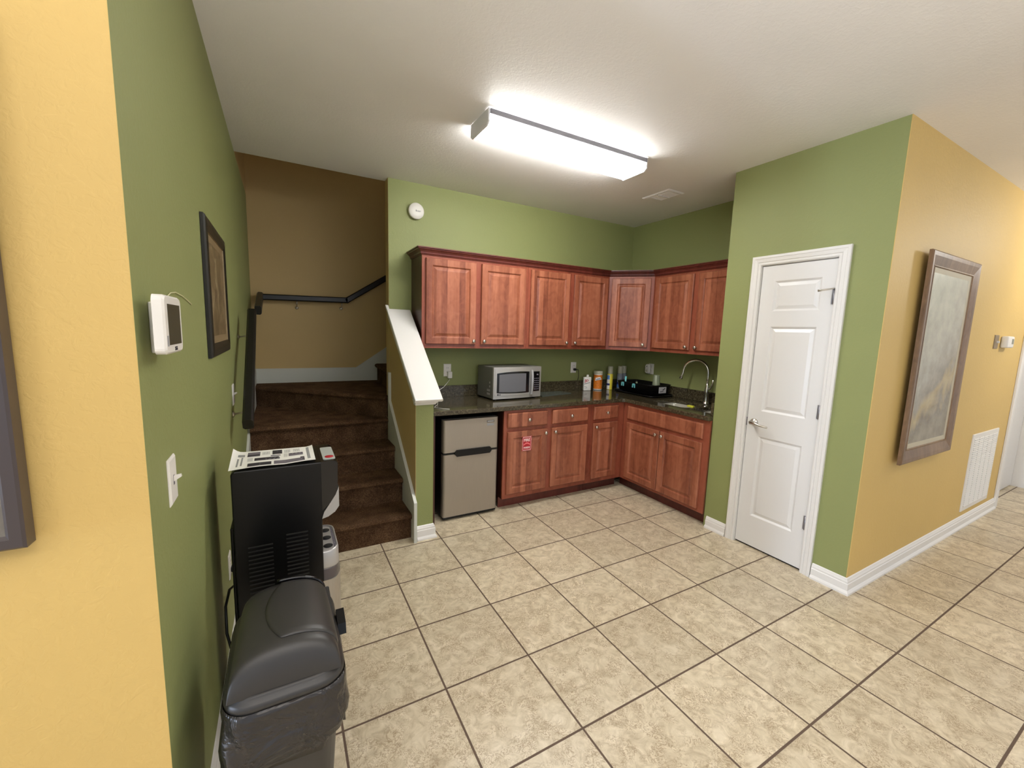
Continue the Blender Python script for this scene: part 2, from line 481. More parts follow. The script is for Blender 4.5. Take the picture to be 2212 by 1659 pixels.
# half wall beside the stairs with sloped white cap
Y0 = .055; SL = .7525
def capz(y): return 1.045+(y-Y0)*SL
mb = MB()
mb.prism([(Y0, 0), (YK-.0005, 0), (YK-.0005, capz(YK)), (Y0, capz(Y0))], 0, XW0+.003, XW1, mi=0)
mb.prism([(Y0+.0005, 0), (YK-.0005, 0), (YK-.0005, capz(YK)), (Y0+.0005, capz(Y0))], 0, XW0, XW0+.003, mi=1)
struct('wall_half', mb, [m_green, m_tan])
# cap board and the bevelled apron under it
mb = MB()
ya = Y0-.055; yb = YK-.003
nrm = Vector((0, -SL, 1)).normalized(); al = Vector((0, 1, SL)).normalized()
def cp(x, y, up): q = Vector((x, y, capz(y)))+nrm*up; return q
x0, x1 = XW0-.027, XW1+.042
prof = [(x0+.004, .03), (x0, .036), (x0, .047), (x0+.004, .052), (x1-.004, .052), (x1, .047), (x1, .036), (x1-.004, .03)]
mb.loops([[cp(x, y, up) for x, up in prof] for y in (ya, yb)], smooth=False)
mb.loops([[cp(x, y, up) for x, up in ((x0, .032), (x0, .050), (XW0-.004, .050), (XW0-.004, .032))] for y in (yb-.001, YK+.045)], smooth=False)
mb.loops([[(x, y, z) for x, y in ((x0+.01, ya+.006), (x1-.01, ya+.006), (x1-.01, Y0+.02), (x0+.01, Y0+.02))] for z in (capz(ya)+.036,)] +
         [[(x, y, capz(Y0)-.045) for x, y in ((x0+.02, Y0-.022), (x1-.036, Y0-.022), (x1-.036, Y0+.02), (x0+.02, Y0+.02))]], smooth=False)
mb.prism([(Y0-.01, capz(Y0)-.03), (yb, capz(yb)-.03), (yb, capz(yb)+.03), (Y0-.03, capz(Y0-.03)+.03)], 0, x0+.014, XW0-.0005)
mb.prism([(Y0-.01, capz(Y0)-.03), (yb, capz(yb)-.03), (yb, capz(yb)+.03), (Y0-.03, capz(Y0-.03)+.03)], 0, XW1+.0005, x1-.014)
struct('trim_1', mb, m_white)

# baseboards -----------------------------------------------------------
def bb_profile(h=.095):
    return [(0, 0), (.026, 0), (.026, .012), (.019, .022), (.0155, .026), (.0155, h-.034), (.012, h-.03), (.012, h-.02), (.008, h-.012), (.005, h-.004), (0, h)]
def baseboard(name, pts, side, h=.095):
    """pts: polyline on the floor; side: +1/-1 which side the board projects"""
    mb = MB(); rings = []
    n = len(pts)
    for i in range(n):
        p = Vector((pts[i][0], pts[i][1], 0))
        dirs = []
        if i > 0: dirs.append((p-Vector((pts[i-1][0], pts[i-1][1], 0))).normalized())
        if i < n-1: dirs.append((Vector((pts[i+1][0], pts[i+1][1], 0))-p).normalized())
        ns = [Vector((-d.y, d.x, 0))*side for d in dirs]
        m = sum(ns, Vector()); m = m/m.dot(ns[0]) if len(ns) > 1 else ns[0]
        if len(ns) > 1: m = (ns[0]+ns[1])/(1+ns[0].dot(ns[1]))
        rings.append([p+m*a+Z*b for a, b in bb_profile(h)])
    mb.loops(rings, smooth=False)
    return struct(name, mb, m_white)
baseboard('baseboard_left', [(XL+.0003, YF+.02), (XL+.0003, .09)], -1)
baseboard('baseboard_pillar', [(XW0+.008, Y0-.0003), (XW1+.0003, Y0-.0003), (XW1+.0003, Y0+.13)], -1, .105)
baseboard('baseboard_closet', [(XC-.0003, -.745), (XC-.0003, -.915)], -1)
baseboard('baseboard_hallway', [(XC-.0003, -1.515), (XC-.0003, YH-.0003), (5.30, YH-.0003)], -1, .1)
baseboard('baseboard_front', [(-6, YF-.0003), (XL+.0003, YF-.0003), (XL+.0003, YF+.02)], -1)

# ------------------------------------------------------------------ stairs
RIS, RUN = .187, .25
st = thing('staircase', (-.29, .11, 0), 'brown carpeted staircase turning right behind the kitchen wall', 'staircase')
SX0, SX1 = XL+.0165, XW0-.0165
def carpet_step(poly_fn, z, name='step'):
    pass
def nose_profile(yf, z):
    """riser, rounded nose and tread in (y,z)"""
    return [(yf, z-RIS), (yf, z-.045), (yf-.018, z-.038), (yf-.028, z-.022), (yf-.022, z-.006), (yf-.006, z)]
for k in range(3):
    yf = .112+k*RUN; z = RIS*(k+1)
    mb = MB(); pr = nose_profile(yf, z)+[(yf+RUN+.02, z), (yf+RUN+.02, 0), (yf, 0)]
    if k: pr = nose_profile(yf, z)+[(yf+RUN+.02, z), (yf+RUN+.02, z-RIS)]
    else: pr = nose_profile(yf, z)+[(yf+RUN+.02, z), (yf+RUN+.02, 0)]
    mb.prism(pr, 0, SX0, SX1, smooth=False)
    build('step', mb, m_carpet, st)
def winder(front, rest, z, zb):
    """front: list of plan points of the nose line; rest: other plan points"""
    mb = MB()
    f = [Vector((a, b, 0)) for a, b in front]; r = [Vector((a, b, 0)) for a, b in rest]
    d = (f[-1]-f[0]).normalized(); n = Vector((d.y, -d.x, 0))
    rings = []
    for off, zz in ((0, zb), (0, z-.045), (.018, z-.038), (.028, z-.022), (.022, z-.006), (.006, z)):
        rings.append([Vector((max(SX0, q.x+n.x*off), min(YS-.003, q.y+n.y*off), zz)) for q in f]+[q+Z*zz for q in r])
    mb.loops(rings, smooth=False)
    return mb
yw = .112+3*RUN
build('step', winder([(SX0, yw), (SX1, yw)], [(SX1, yw+.16), (SX0, YS-.003)], RIS*4, RIS*3), m_carpet, st)
build('step', winder([(SX0, 1.83), (SX1, yw+.03)], [(.34, yw+.12), (.38, YS-.002), (SX0, YS-.002)], RIS*5, RIS*4), m_carpet, st)
build('step', winder([(.365, YS-.002), (.30, yw+.11)], [(.62, yw+.11), (.64, YS-.002)], RIS*6, RIS*4.9), m_carpet, st)
build('step', winder([(.62, YS-.002), (.62, yw+.11)], [(.9, yw+.11), (.9, YS-.002)], RIS*7, RIS*6), m_carpet, st)
build('step', winder([(.87, YS-.002), (.87, yw+.11)], [(1.5, yw+.11), (1.5, YS-.002)], RIS*8, RIS*7), m_carpet, st)
# skirt boards
mb = MB()
mb.prism([(.022, 0), (.85, 0), (.85, 1.15), (.80, 1.15), (.80, .885), (.032, .295)], 0, XW0-.016, XW0-.0005)
mb.prism([(.012, 0), (.03, 0), (.03, .295), (.812, .895), (.812, 1.15), (.792, 1.15), (.792, .91), (.012, .30)], 0, XW0-.022, XW0-.0004)
struct('trim_2', mb, m_skirt)
mb = MB()
mb.prism([(.022, 0), (2.0, 0), (YS, .9), (YS, 1.085), (1.9, 1.085), (1.55, 1.0), (.032, .36)], 0, XL+.0005, XL+.016)
struct('trim_3', mb, m_skirt)
mb = MB()
mb.prism([(XL+.017, .90), (.39, .90), (.9, 1.28), (.9, 1.60), (.14, 1.082), (XL+.017, 1.082)], 1, YS-.014, YS-.0005)
struct('trim_4', mb, m_skirt)

# handrails
def rail_seg(mb, a, b, wd=.048, ht=.062, bev=.01):
    a, b = Vector(a), Vector(b); t = (b-a).normalized(); s_ = t.cross(Z).normalized(); up = s_.cross(t).normalized()
    c = bev; w2 = wd/2; h2 = ht/2
    prof = [(-w2+c, -h2), (w2-c, -h2), (w2, -h2+c), (w2, h2-c), (w2-c, h2), (-w2+c, h2), (-w2, h2-c), (-w2, -h2+c)]
    mb.loops([[q+s_*p+up*r for p, r in prof] for q in (a, b)], smooth=False)
    return mb
def bracket(parent, wallp, railp):
    wp, rp = Vector(wallp), Vector(railp)
    mb = MB(); d = (rp-wp); dh = Vector((d.x, d.y, 0))
    mb.lathe(wp, dh, [(.017, 0.0005), (.017, .004), (.011, .008), (.006, .010)], 16)
    mb.tube([wp+dh*.1, wp+dh*.55+Z*d.z*.1, wp+dh*.9+Z*d.z*.45, rp], .005, 8)
    return build('bracket', mb, m_nickel, parent)
hr = thing('handrail', (-.735, .2, .9), 'short dark wooden handrail sloping up the green wall', 'handrail')
build('rail', rail_seg(MB(), (-.735, -.215, 1.0), (-.735, .60, 1.60), .05, .07), m_railw, hr)
bracket(hr, (XL, .50, 1.44), (-.735, .50, 1.49)); bracket(hr, (XL, -.05, 1.03), (-.735, -.05, 1.085))
hr2 = thing('handrail', (-.2, 1.99, 1.7), 'dark wooden handrail running along the tan stairwell wall', 'handrail')
mb = MB(); rail_seg(mb, (-.733, 1.42, 1.640), (-.733, 2.0, 1.795), .05, .075); build('rail', mb, m_railw, hr2)
mb = MB(); rail_seg(mb, (-.75, 1.99, 1.785), (.055, 1.99, 1.80), .046, .058); build('rail', mb, m_railw, hr2)
mb = MB(); rail_seg(mb, (.04, 1.99, 1.792), (1.4, 1.99, 2.68), .046, .058); build('rail', mb, m_railw, hr2)
bracket(hr2, (-.42, YS, 1.70), (-.42, 1.99, 1.762)); bracket(hr2, (.0, YS, 1.715), (.0, 1.99, 1.772)); bracket(hr2, (XL, 1.6, 1.60), (-.735, 1.6, 1.66))

# ------------------------------------------------------------------ kitchen cabinets
def knob(parent, p, n):
    mb = MB(); mb.lathe(p, n, [(.0065, -.001), (.006, .010), (.007, .013), (.0135, .017), (.0155, .021), (.0145, .0255), (.009, .0285), (.0, .0295)], 16)
    return build('knob', mb, m_nickel, parent)
def raised_door(parent, o, u, w_, h_, n, knobuv=None, fw=.058, name='door', t=.019, label=None):
    """raised panel door: o lower corner, u horizontal, Z vertical, n outwards"""
    mb = MB()
    mb.rectrings(o, u, Z, n, w_, h_, [(0, 0), (0, t-.004), (.004, t), (fw-.006, t), (fw, t-.0045), (fw+.004, t-.011), (fw+.010, t-.011), (fw+.03, t-.002), (fw+.034, t-.0015)])
    d = build(name, mb, m_wood, parent, label)
    if knobuv:
        knob(d, Vector(o)+Vector(u)*knobuv[0]+Z*knobuv[1]+Vector(n)*t, n)
    return d
def slab(parent, o, u, w_, h_, n, knobuv=None, name='drawer', t=.019):
    mb = MB()
    mb.rectrings(o, u, Z, n, w_, h_, [(0, 0), (0, t-.007), (.003, t-.003), (.010, t)])
    d = build(name, mb, m_wood, parent)
    if knobuv: knob(d, Vector(o)+Vector(u)*knobuv[0]+Z*knobuv[1]+Vector(n)*t, n)
    return d
YU = .548; XU = 2.678       # face frames of the wall cabinets
UZ0, UZ1 = 1.372, 2.125
def upper(x0, x1, doors, label, end=False):
    t = thing('wall_cabinet', ((x0+x1)/2, YK, UZ0), label, 'cabinet', 'cherry wall cabinets over the counter')
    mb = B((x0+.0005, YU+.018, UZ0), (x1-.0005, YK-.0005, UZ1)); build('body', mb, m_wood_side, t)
    mb = B((x0+.0005, YU, UZ0), (x1-.0005, YU+.018, UZ1), .001, 1); build('face_frame', mb, m_woodf, t)
    for (a, b, kx) in doors:
        raised_door(t, (a, YU-.0005, 1.407), X, b-a, .681, -Y, (kx-a, .028))
    return t
upper(.425, 1.41, [(.455, .892, .868), (.943, 1.38, .967)], 'leftmost cherry wall cabinet, above the microwave, with exposed dark side')
upper(1.41, 2.378, [(1.437, 1.873, 1.848), (1.927, 2.352, 1.95)], 'two-door cherry wall cabinet between the leftmost one and the corner')
# corner cabinet with diagonal front
P0 = Vector((2.378, YU, 0)); P1 = Vector((XU, .232, 0)); du = (P1-P0).normalized(); dn = Vector((du.y, -du.x, 0)); LW = (P1-P0).length
if dn.dot(Vector((-1, -1, 0))) < 0: dn = -dn
t = thing('wall_cabinet', (2.7, .6, UZ0), 'cherry wall cabinet with a diagonal front in the corner', 'cabinet', 'cherry wall cabinets over the counter')
mb = MB(); mb.prism([(2.3785, YU+.005), (XU-.001, .2335), (XR-.0005, .2335), (XR-.0005, YK-.0005), (2.3785, YK-.0005)], 2, UZ0, UZ1)
build('body', mb, m_wood_side, t)
mb = MB(); a = P0+dn*.003; b = P1+dn*.003
mb.prism([(a.x, a.y), (b.x, b.y), (b.x-dn.x*.012, b.y-dn.y*.012), (a.x-dn.x*.012, a.y-dn.y*.012)], 2, UZ0, UZ1)
build('face_frame', mb, m_woodf, t)
oo = P0+dn*.0035+du*.03; oo.z = 1.407
raised_door(t, oo, du, LW-.06, .681, dn, (LW-.06-.045, .028))
# right run
def upper_r(y0, y1, doors, label):
    t = thing('wall_cabinet', (XR, (y0+y1)/2, UZ0), label, 'cabinet', 'cherry wall cabinets over the counter')
    build('body', B((XU+.018, y0+.0005, UZ0), (XR-.0005, y1-.0005, UZ1)), m_wood_side, t)
    build('face_frame', B((XU, y0+.0005, UZ0), (XU+.018, y1-.0005, UZ1), .001, 1), m_woodf, t)
    for (a, b, ky) in doors:
        raised_door(t, (XU-.0005, a, 1.407), -Y, a-b, .681, -X, (a-ky, .028))
upper_r(-.7185, .232, [(.198, -.232, -.208), (-.287, -.70, -.312)], 'two-door cherry wall cabinet above the sink')
# crown moulding
def sweep(pts, prof):
    rings = []; n = len(pts)
    for i in range(n):
        p = Vector(pts[i]); dirs = []
        if i > 0: dirs.append((p-Vector(pts[i-1])).normalized())
        if i < n-1: dirs.append((Vector(pts[i+1])-p).normalized())
        ns = [Vector((d.y, -d.x, 0)) for d in dirs]
        m = ns[0] if len(ns) == 1 else (ns[0]+ns[1])/(1+ns[0].dot(ns[1]))
        rings.append([p+m*a_+Z*b_ for a_, b_ in prof])
    return rings
cpf = [(0, 0), (.004, 0), (.006, .006), (.012, .010), (.014, .022), (.026, .036), (.034, .040), (.036, .048), (.044, .050), (.044, .058), (0, .058)]
mb = MB(); mb.loops(sweep([(.4245, YK-.001, 2.108), (.4245, YU-.0005, 2.108), (2.376, YU-.0005, 2.108), (XU-.004, .230, 2.108), (XU-.004, -.7185, 2.108)], cpf), smooth=False)
single('crown_moulding', mb, m_wood_crown, 'dark cherry crown moulding running along the wall cabinet tops', 'moulding')

# base cabinets
FY = .228; FX = 2.378; CZ = .91
def base(x0, x1, fronts, label, sideL=False):
    t = thing('base_cabinet', ((x0+x1)/2, YK, 0), label, 'cabinet', 'cherry base cabinets under the counter')
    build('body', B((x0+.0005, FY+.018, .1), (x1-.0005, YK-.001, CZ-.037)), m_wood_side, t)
    build('toe_kick', B((x0+.004, .302, 0), (x1-.0005, .32, .1)), m_wood_crown, t)
    build('face_frame', B((x0+.0005, FY, .1), (x1-.0005, FY+.018, CZ-.037), .001, 1), m_woodf, t)
    dr = None
    for (a, b, kx) in fronts:
        slab(t, (a, FY-.0005, .722), X, b-a, .127, -Y, ((b-a)/2, .0635))
        d = raised_door(t, (a, FY-.0005, .142), X, b-a, .545, -Y, (kx-a, .512))
        if dr is None: dr = d
    return t, dr
tb, d1 = base(1.03, 1.965, [(1.062, 1.46, 1.435), (1.512, 1.912, 1.538)], 'wide cherry base cabinet with a red fire sticker on its door')
base(1.965, 2.378, [(1.965+.022, 2.29, 2.01)], 'narrow cherry base cabinet between the wide one and the corner')
# fire sticker, part of the door
sp_ = Vector((1.249, FY-.0205, .575)); sw, sh = .094, .128
mb = MB(); mb.rectrings(sp_-X*sw/2-Z*sh/2, X, Z, -Y, sw, sh, [(0, 0), (0, .0012)], mi=0)
e = -.0016
def qd(mb, cx, cz, w_, h_, mi, y=FY-.0222, sk=0):
    mb.face([(cx-w_/2-sk, y, cz-h_/2), (cx+w_/2-sk, y, cz-h_/2), (cx+w_/2+sk, y, cz+h_/2), (cx-w_/2+sk, y, cz+h_/2)], mi)
for i in range(7):
    for zz in (sp_.z-sh/2+.007, sp_.z+sh/2-.007): qd(mb, sp_.x-sw/2+.010+i*.0123, zz, .005, .011, 1, sk=.003)
for i in range(8):
    for xx in (sp_.x-sw/2+.006, sp_.x+sw/2-.006): qd(mb, xx, sp_.z-sh/2+.020+i*.0126, .008, .005, 1, sk=.001)
text_mb('FIRE', (sp_.x, FY-.0222, sp_.z+.030), X, Z, .034, .0003, 1.0, mb, 1, .0008)
arc = [(sp_.x-.034+.068*i/10, sp_.z-.012+.016*math.sin(PI*i/10)) for i in range(11)]
for i in range(10):
    (xa, za), (xb, zb_) = arc[i], arc[i+1]
    mb.face([(xa, FY-.0222, za-.006), (xb, FY-.0222, zb_-.006), (xb, FY-.0222, zb_+.006), (xa, FY-.0222, za+.006)], 2)
text_mb('INSIDE', (sp_.x, FY-.0222, sp_.z-.036), X, Z, .021, .0003, 1.0, mb, 1, .0006)
m_pinkm = plain('sticker_pink', rgb(240, 120, 124), .5)
build('sticker', mb, [m_red, m_pink, m_pinkm], d1, 'red and white fire sticker')
# sink base on the right wall
t = thing('base_cabinet', (2.68, -.24, 0), 'cherry sink cabinet with false drawer front and two doors', 'cabinet', 'cherry base cabinets under the counter')
mb = MB()
mb.box((FX+.018, -.7185, .1), (XR-.001, FY+.3, .62)); mb.box((FX+.018, -.7185, .62), (FX+.03, FY+.3, CZ-.037)); mb.box((XR-.02, -.7185, .62), (XR-.001, FY+.3, CZ-.037))
mb.box((FX+.03, -.7185, .62), (XR-.02, -.70, CZ-.037))
build('body', mb, m_wood_side, t)
build('toe_kick', B((2.452, -.7185, 0), (2.47, .301, .1)), m_wood_crown, t)
build('face_frame', B((FX, -.7185, .1), (FX+.018, FY-.0005, CZ-.037), .001, 1), m_woodf, t)
slab(t, (FX-.0005, .165, .717), -Y, .83, .125, -X, None, 'false_front')
raised_door(t, (FX-.0005, .165, .13), -Y, .402, .552, -X, (.372, .515))
raised_door(t, (FX-.0005, -.245, .13), -Y, .42, .552, -X, (.03, .515))
# end panel of the fridge niche
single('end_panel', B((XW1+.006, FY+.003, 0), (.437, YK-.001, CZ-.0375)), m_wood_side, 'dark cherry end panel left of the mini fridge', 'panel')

# ------------------------------------------------------------------ countertop, L shaped with two sink cut-outs
ct = thing('countertop', (1.5, .5, CZ-.036), 'polished dark granite L-shaped countertop over the base cabinets', 'countertop')
CY = .203; CX_ = 2.352
S1 = (2.50, 2.83, -.37, .015)    # big bowl x0,x1,y0,y1
S2 = (2.50, 2.79, -.645, -.415)
def rounded(x0, x1, y0, y1, r, n=5):
    out = []
    for cx, cy, a0 in ((x1-r, y1-r, 0), (x0+r, y1-r, 90), (x0+r, y0+r, 180), (x1-r, y0+r, 270)):
        for i in range(n+1):
            a = math.radians(a0+90*i/n); out.append((cx+r*math.cos(a), cy+r*math.sin(a)))
    return out
def slab_with_holes(outer, holes, z0, z1):
    t = bmesh.new(); es = []
    for loop in [outer]+holes:
        vs = [t.verts.new((a, b, z1)) for a, b in loop]
        es += [t.edges.new((vs[i], vs[(i+1) % len(vs)])) for i in range(len(vs))]
    bmesh.ops.triangle_fill(t, edges=es, use_beauty=True)
    top = list(t.faces)
    r = bmesh.ops.extrude_face_region(t, geom=top)
    for v in [g for g in r['geom'] if isinstance(g, bmesh.types.BMVert)]: v.co.z = z0
    return t
h1 = rounded(*S1, .05); h2 = rounded(*S2, .04)
mb = MB()
mb.merge(slab_with_holes([(XW1+.002, CY), (CX_-.03, CY), (CX_-.008, CY-.01), (CX_, CY-.03), (CX_, -.7185), (XR-.001, -.7185), (XR-.001, YK-.001), (XW1+.002, YK-.001)], [h1, h2], CZ-.036, CZ))
o = build('slab', mb, m_gran, ct)
bv = o.modifiers.new('bevel', 'BEVEL'); bv.width = .005; bv.segments = 2; bv.limit_method = 'ANGLE'
mb = MB(); mb.box((XW1+.002, YK-.02, CZ+.0003), (XR-.0225, YK-.001, CZ+.105), .002); build('backsplash', mb, m_gran, ct)
mb = MB(); mb.box((XR-.022, -.7185, CZ+.0003), (XR-.001, YK-.001, CZ+.105), .002); build('backsplash', mb, m_gran, ct)
mb = MB(); mb.box((CX_+.04, -.7185, CZ+.0003), (XR-.023, -.699, CZ+.105), .002); build('backsplash', mb, m_gran, ct)
# sink
sk = thing('sink', (2.66, -.3, .72), 'stainless steel double-bowl sink set under the granite', 'sink')
for hole, dp in ((h1, .19), (h2, .17)):
    cx = sum(a for a, b in hole)/len(hole); cy = sum(b for a, b in hole)/len(hole)
    mb = MB()
    sc = lambda k: [(cx+(a-cx)*k, cy+(b-cy)*k) for a, b in hole]
    rings = [(1.06, -.0372), (1.012, -.0372), (1.0, -.045), (.97, -dp+.03), (.93, -dp+.008), (.85, -dp), (.2, -dp-.004)]
    mb.loops([[(a, b, CZ+z) for a, b in sc(k)] for k, z in rings], cap0=False)
    build('bowl', mb, m_sink, sk)
    mb = MB(); mb.lathe((cx, cy, CZ-dp-.004), Z, [(.042, 0), (.042, .004), (.03, .002), (.0, .002)], 20); build('drain', mb, m_chrome, sk)
# faucet
fx, fy = 2.885, -.30
fc = thing('faucet', (fx, fy, CZ), 'tall chrome gooseneck faucet behind the sink', 'faucet')
mb = MB(); mb.lathe((fx, fy, CZ), Z, [(.029, .0005), (.029, .006), (.024, .012), (.020, .03), (.018, .075), (.022, .10), (.023, .125), (.019, .15), (.014, .175), (.012, .2)], 20)
build('body', mb, m_chrome, fc)
mb = MB(); pts = [(fx, fy, CZ+.19), (fx, fy, CZ+.24)]
cR = .118
dv = Vector((-.25, .97, 0)).normalized()
for i in range(15):
    a = PI-PI*i/14*1.02
    c = Vector((fx, fy, CZ+.285))+dv*cR
    pts.append(c+dv*cR*math.cos(a)+Z*cR*math.sin(a)*1.0)
e = Vector(pts[-1]); pts.append(e+dv*.012-Z*.035); pts.append(e+dv*.02-Z*.065)
mb.tube(pts, [.012]*(len(pts)-4)+[.0125, .0135, .0145, .0155], 14); build('spout', mb, m_chrome, fc)
mb = MB(); mb.tube([(fx, fy, CZ+.135), (fx+.0, fy-.03, CZ+.145), (fx-.012, fy-.058, CZ+.19), (fx-.02, fy-.07, CZ+.235)], [.011, .009, .007, .008], 10); build('handle', mb, m_chrome, fc)
# soap dispenser and sponge
sd = thing('soap_dispenser', (2.86, -.60, CZ), 'small dark soap dispenser on the counter right of the faucet', 'soap dispenser')
mb = MB(); mb.lathe((2.86, -.60, CZ), Z, [(.018, .0005), (.018, .02), (.012, .03), (.008, .06)], 16); build('base', mb, m_chrome, sd)
mb = MB(); mb.tube([(2.86, -.60, CZ+.055), (2.86, -.60, CZ+.075), (2.82, -.59, CZ+.082)], .007, 8); build('nozzle', mb, m_chrome, sd)
mb = B((2.60, -.375, CZ-.006), (2.632, -.315, CZ+.010), .004, 3)
single('sponge', mb, m_spongey, 'small yellow sponge on the sink edge', 'sponge')

# ------------------------------------------------------------------ mini fridge
fr = thing('mini_fridge', (.745, .5, 0), 'two-door stainless mini fridge under the left end of the counter', 'fridge')
build('body', B((.505, .285, .018), (.978, .80, .83), .006), m_cab_dark, fr)
def fdoor(z0, z1, name):
    pts = []
    n = 5; r = .022
    for i in range(n+1):
        a = PI+PI/2*i/n; pts.append((.505+r+r*math.cos(a), .235+r+r*math.sin(a)))
    for i in range(n+1):
        a = 3*PI/2+PI/2*i/n; pts.append((.985-r+r*math.cos(a), .235+r+r*math.sin(a)))
    pts += [(.985, .284), (.505, .284)]
    mb = MB(); mb.loops([[(a, b, z) for a, b in pts] for z in (z0, z1)], smooth=False)
    return build(name, mb, m_steel, fr)
fdt = fdoor(.566, .826, 'freezer_door'); fdoor(.035, .548, 'fridge_door')
build('base_trim', B((.507, .245, .012), (.983, .30, .034), .008, 3), m_black, fr)
build('gasket', B((.508, .242, .549), (.982, .284, .565)), m_black, fr)
mb = MB(); mb.prism([(.60, .5475), (.615, .530), (.905, .530), (.92, .5475), (.92, .5665), (.905, .583), (.615, .583), (.60, .5665)], 1, .2235, .242); build('handle', mb, m_black, fr)
for x in (.54, .94): build('foot', MB().lathe((x, .33, 0), Z, [(.015, 0), (.015, .02)], 12), m_black, fr)
build('foot', MB().lathe((.74, .76, 0), Z, [(.015, 0), (.015, .02)], 12), m_black, fr)
mb = MB(); mb.rectrings((.878, .2349, .786), X, Z, -Y, .064, .016, [(0, 0), (0, .0015), (.003, .0015)], mis=[0, 0, 1]); build('badge', mb, [m_black, m_silverp], fdt)
mb = MB(); mb.rectrings((.878, .2349, .757), X, Z, -Y, .062, .020, [(0, 0), (0, .0006)]); build('label_plate', mb, m_grey, fdt)

# ------------------------------------------------------------------ microwave
rz = math.radians(4)
MWO = Vector((1.055, .487, CZ))
mw = thing('microwave', MWO, 'silver microwave oven on the counter under the left wall cabinet', 'microwave', rz=rz)
W_, D_, H_ = .52, .298, .285; zb = .014
L_ = lambda nm, mb, mat, par=mw: build(nm, mb, mat, par, local=True)
L_('case', B((0, .02, zb), (W_, D_, zb+H_), .006), m_mwside)
# slightly bowed fascia
def bow(x): return -.012*(1-((x-W_/2)/(W_/2))**2)
def bowed(x0, x1, z0, z1, y0=.02, th=0., n=10, mi=None, mb=None):
    mb = mb or MB(); rings = []
    for i in range(n+1):
        x = x0+(x1-x0)*i/n; yy = bow(x)-th
        rings.append([(x, yy, z0), (x, yy, z1), (x, y0, z1), (x, y0, z0)])
    mb.loops(rings, mi, smooth=False); return mb
L_('front_panel', bowed(0, W_, zb, zb+H_), m_mwsil)
wd = L_('door', bowed(.012, .405, zb+.028, zb+H_-.014, .004, .004), m_mwsil)
mb = MB(); rings = []
for i in range(13):
    x = .03+.345*i/12; k = 1-((x-W_/2)/(W_/2))**2
    rings.append([(x, bow(x)-.0055, zb+.058-.012*k), (x, bow(x)-.0055, zb+H_-.058+.018*k), (x, -.001, zb+H_-.058+.018*k), (x, -.001, zb+.058-.012*k)])
mb.loops(rings, smooth=False)
L_('window', mb, m_blackg, wd)
m_mwglass = plain('microwave_window_mesh', rgb(104, 104, 108), .3)
mb = MB(); rings = []
for i in range(9):
    x = .052+.285*i/8; k = 1-((x-W_/2)/(W_/2))**2
    rings.append([(x, bow(x)-.0065, zb+.068-.010*k), (x, bow(x)-.0065, zb+H_-.070+.012*k), (x, -.001, zb+H_-.070+.012*k), (x, -.001, zb+.068-.010*k)])
mb.loops(rings, smooth=False); L_('window_screen', mb, m_mwglass, wd)
mb = MB(); mb.loops([[(.395-.011, -.020, z), (.395+.011, -.020, z), (.395+.013, -.030-b_, z), (.395+.004, -.038-b_, z), (.395-.010, -.034-b_, z)] for z, b_ in ((zb+.03, 0), (zb+.09, .008), (zb+.15, .011), (zb+.21, .008), (zb+H_-.03, 0))], smooth=False)
L_('handle', mb, m_silverp, wd)
for zq in (zb+.05, zb+H_-.062): L_('handle_post', B((.388, -.024, zq), (.402, -.012, zq+.012)), m_black, wd)
cpn = L_('control_panel', bowed(.427, .498, zb+.055, zb+H_-.045, .002, .0045, 4), m_blackg)
mb = MB()
for i in range(3):
    for j in range(6):
        x = .436+i*.020; z = zb+.07+j*.020
        mb.box((x, bow(x)-.0056, z), (x+.012, bow(x)-.004, z+.008))
L_('keypad', mb, m_mid, cpn)
L_('display', B((.462, bow(.47)-.0056, zb+.205), (.482, bow(.47)-.004, zb+.216)), m_mid, cpn)
mb = text_mb('LG', (0, 0, 0), X, Z, .016, .0003, 1, None, 0, .0004)
for v in mb.bm.verts: v.co += Vector((.062, bow(.06)-.0052, zb+.040))
mb.lathe((.042, bow(.04)-.0045, zb+.040), -Y, [(.007, 0), (.007, .0012)], 14)
L_('logo', mb, m_dark, wd)
for x in (.04, W_-.04):
    for y in (.05, D_-.04): L_('foot', MB().lathe((x, y, 0.0003), Z, [(.014, 0), (.014, zb+.001)], 12), m_black)
mb = MB()
for j, (ya_, yb_) in enumerate(((.06, .115), (.06, .115))): mb.box((-.0008, ya_, zb+.03+j*.032), (.001, yb_, zb+.05+j*.032))
for j in range(2): mb.box((-.0008, .06, zb+.10+j*.035), (.001, .075, zb+.118+j*.035))
L_('side_vent', mb, m_mwsil)

# glass cutting board beside the microwave
m_board = plain('grey_glass_board', rgb(88, 96, 90), .1)
mb = MB(); mb.prism([(1.62, .56), (2.03, .64), (1.99, .79), (1.66, .79)], 2, CZ+.0006, CZ+.006)
single('cutting_board', mb, m_board, 'thin grey-green glass board lying right of the microwave', 'cutting board')

# ------------------------------------------------------------------ cans and bottles
def can(name, x, y, r, h, label, layers, cat='can', group=None):
    t = thing(name, (x, y, CZ), label, cat, group)
    return t
YB = .765
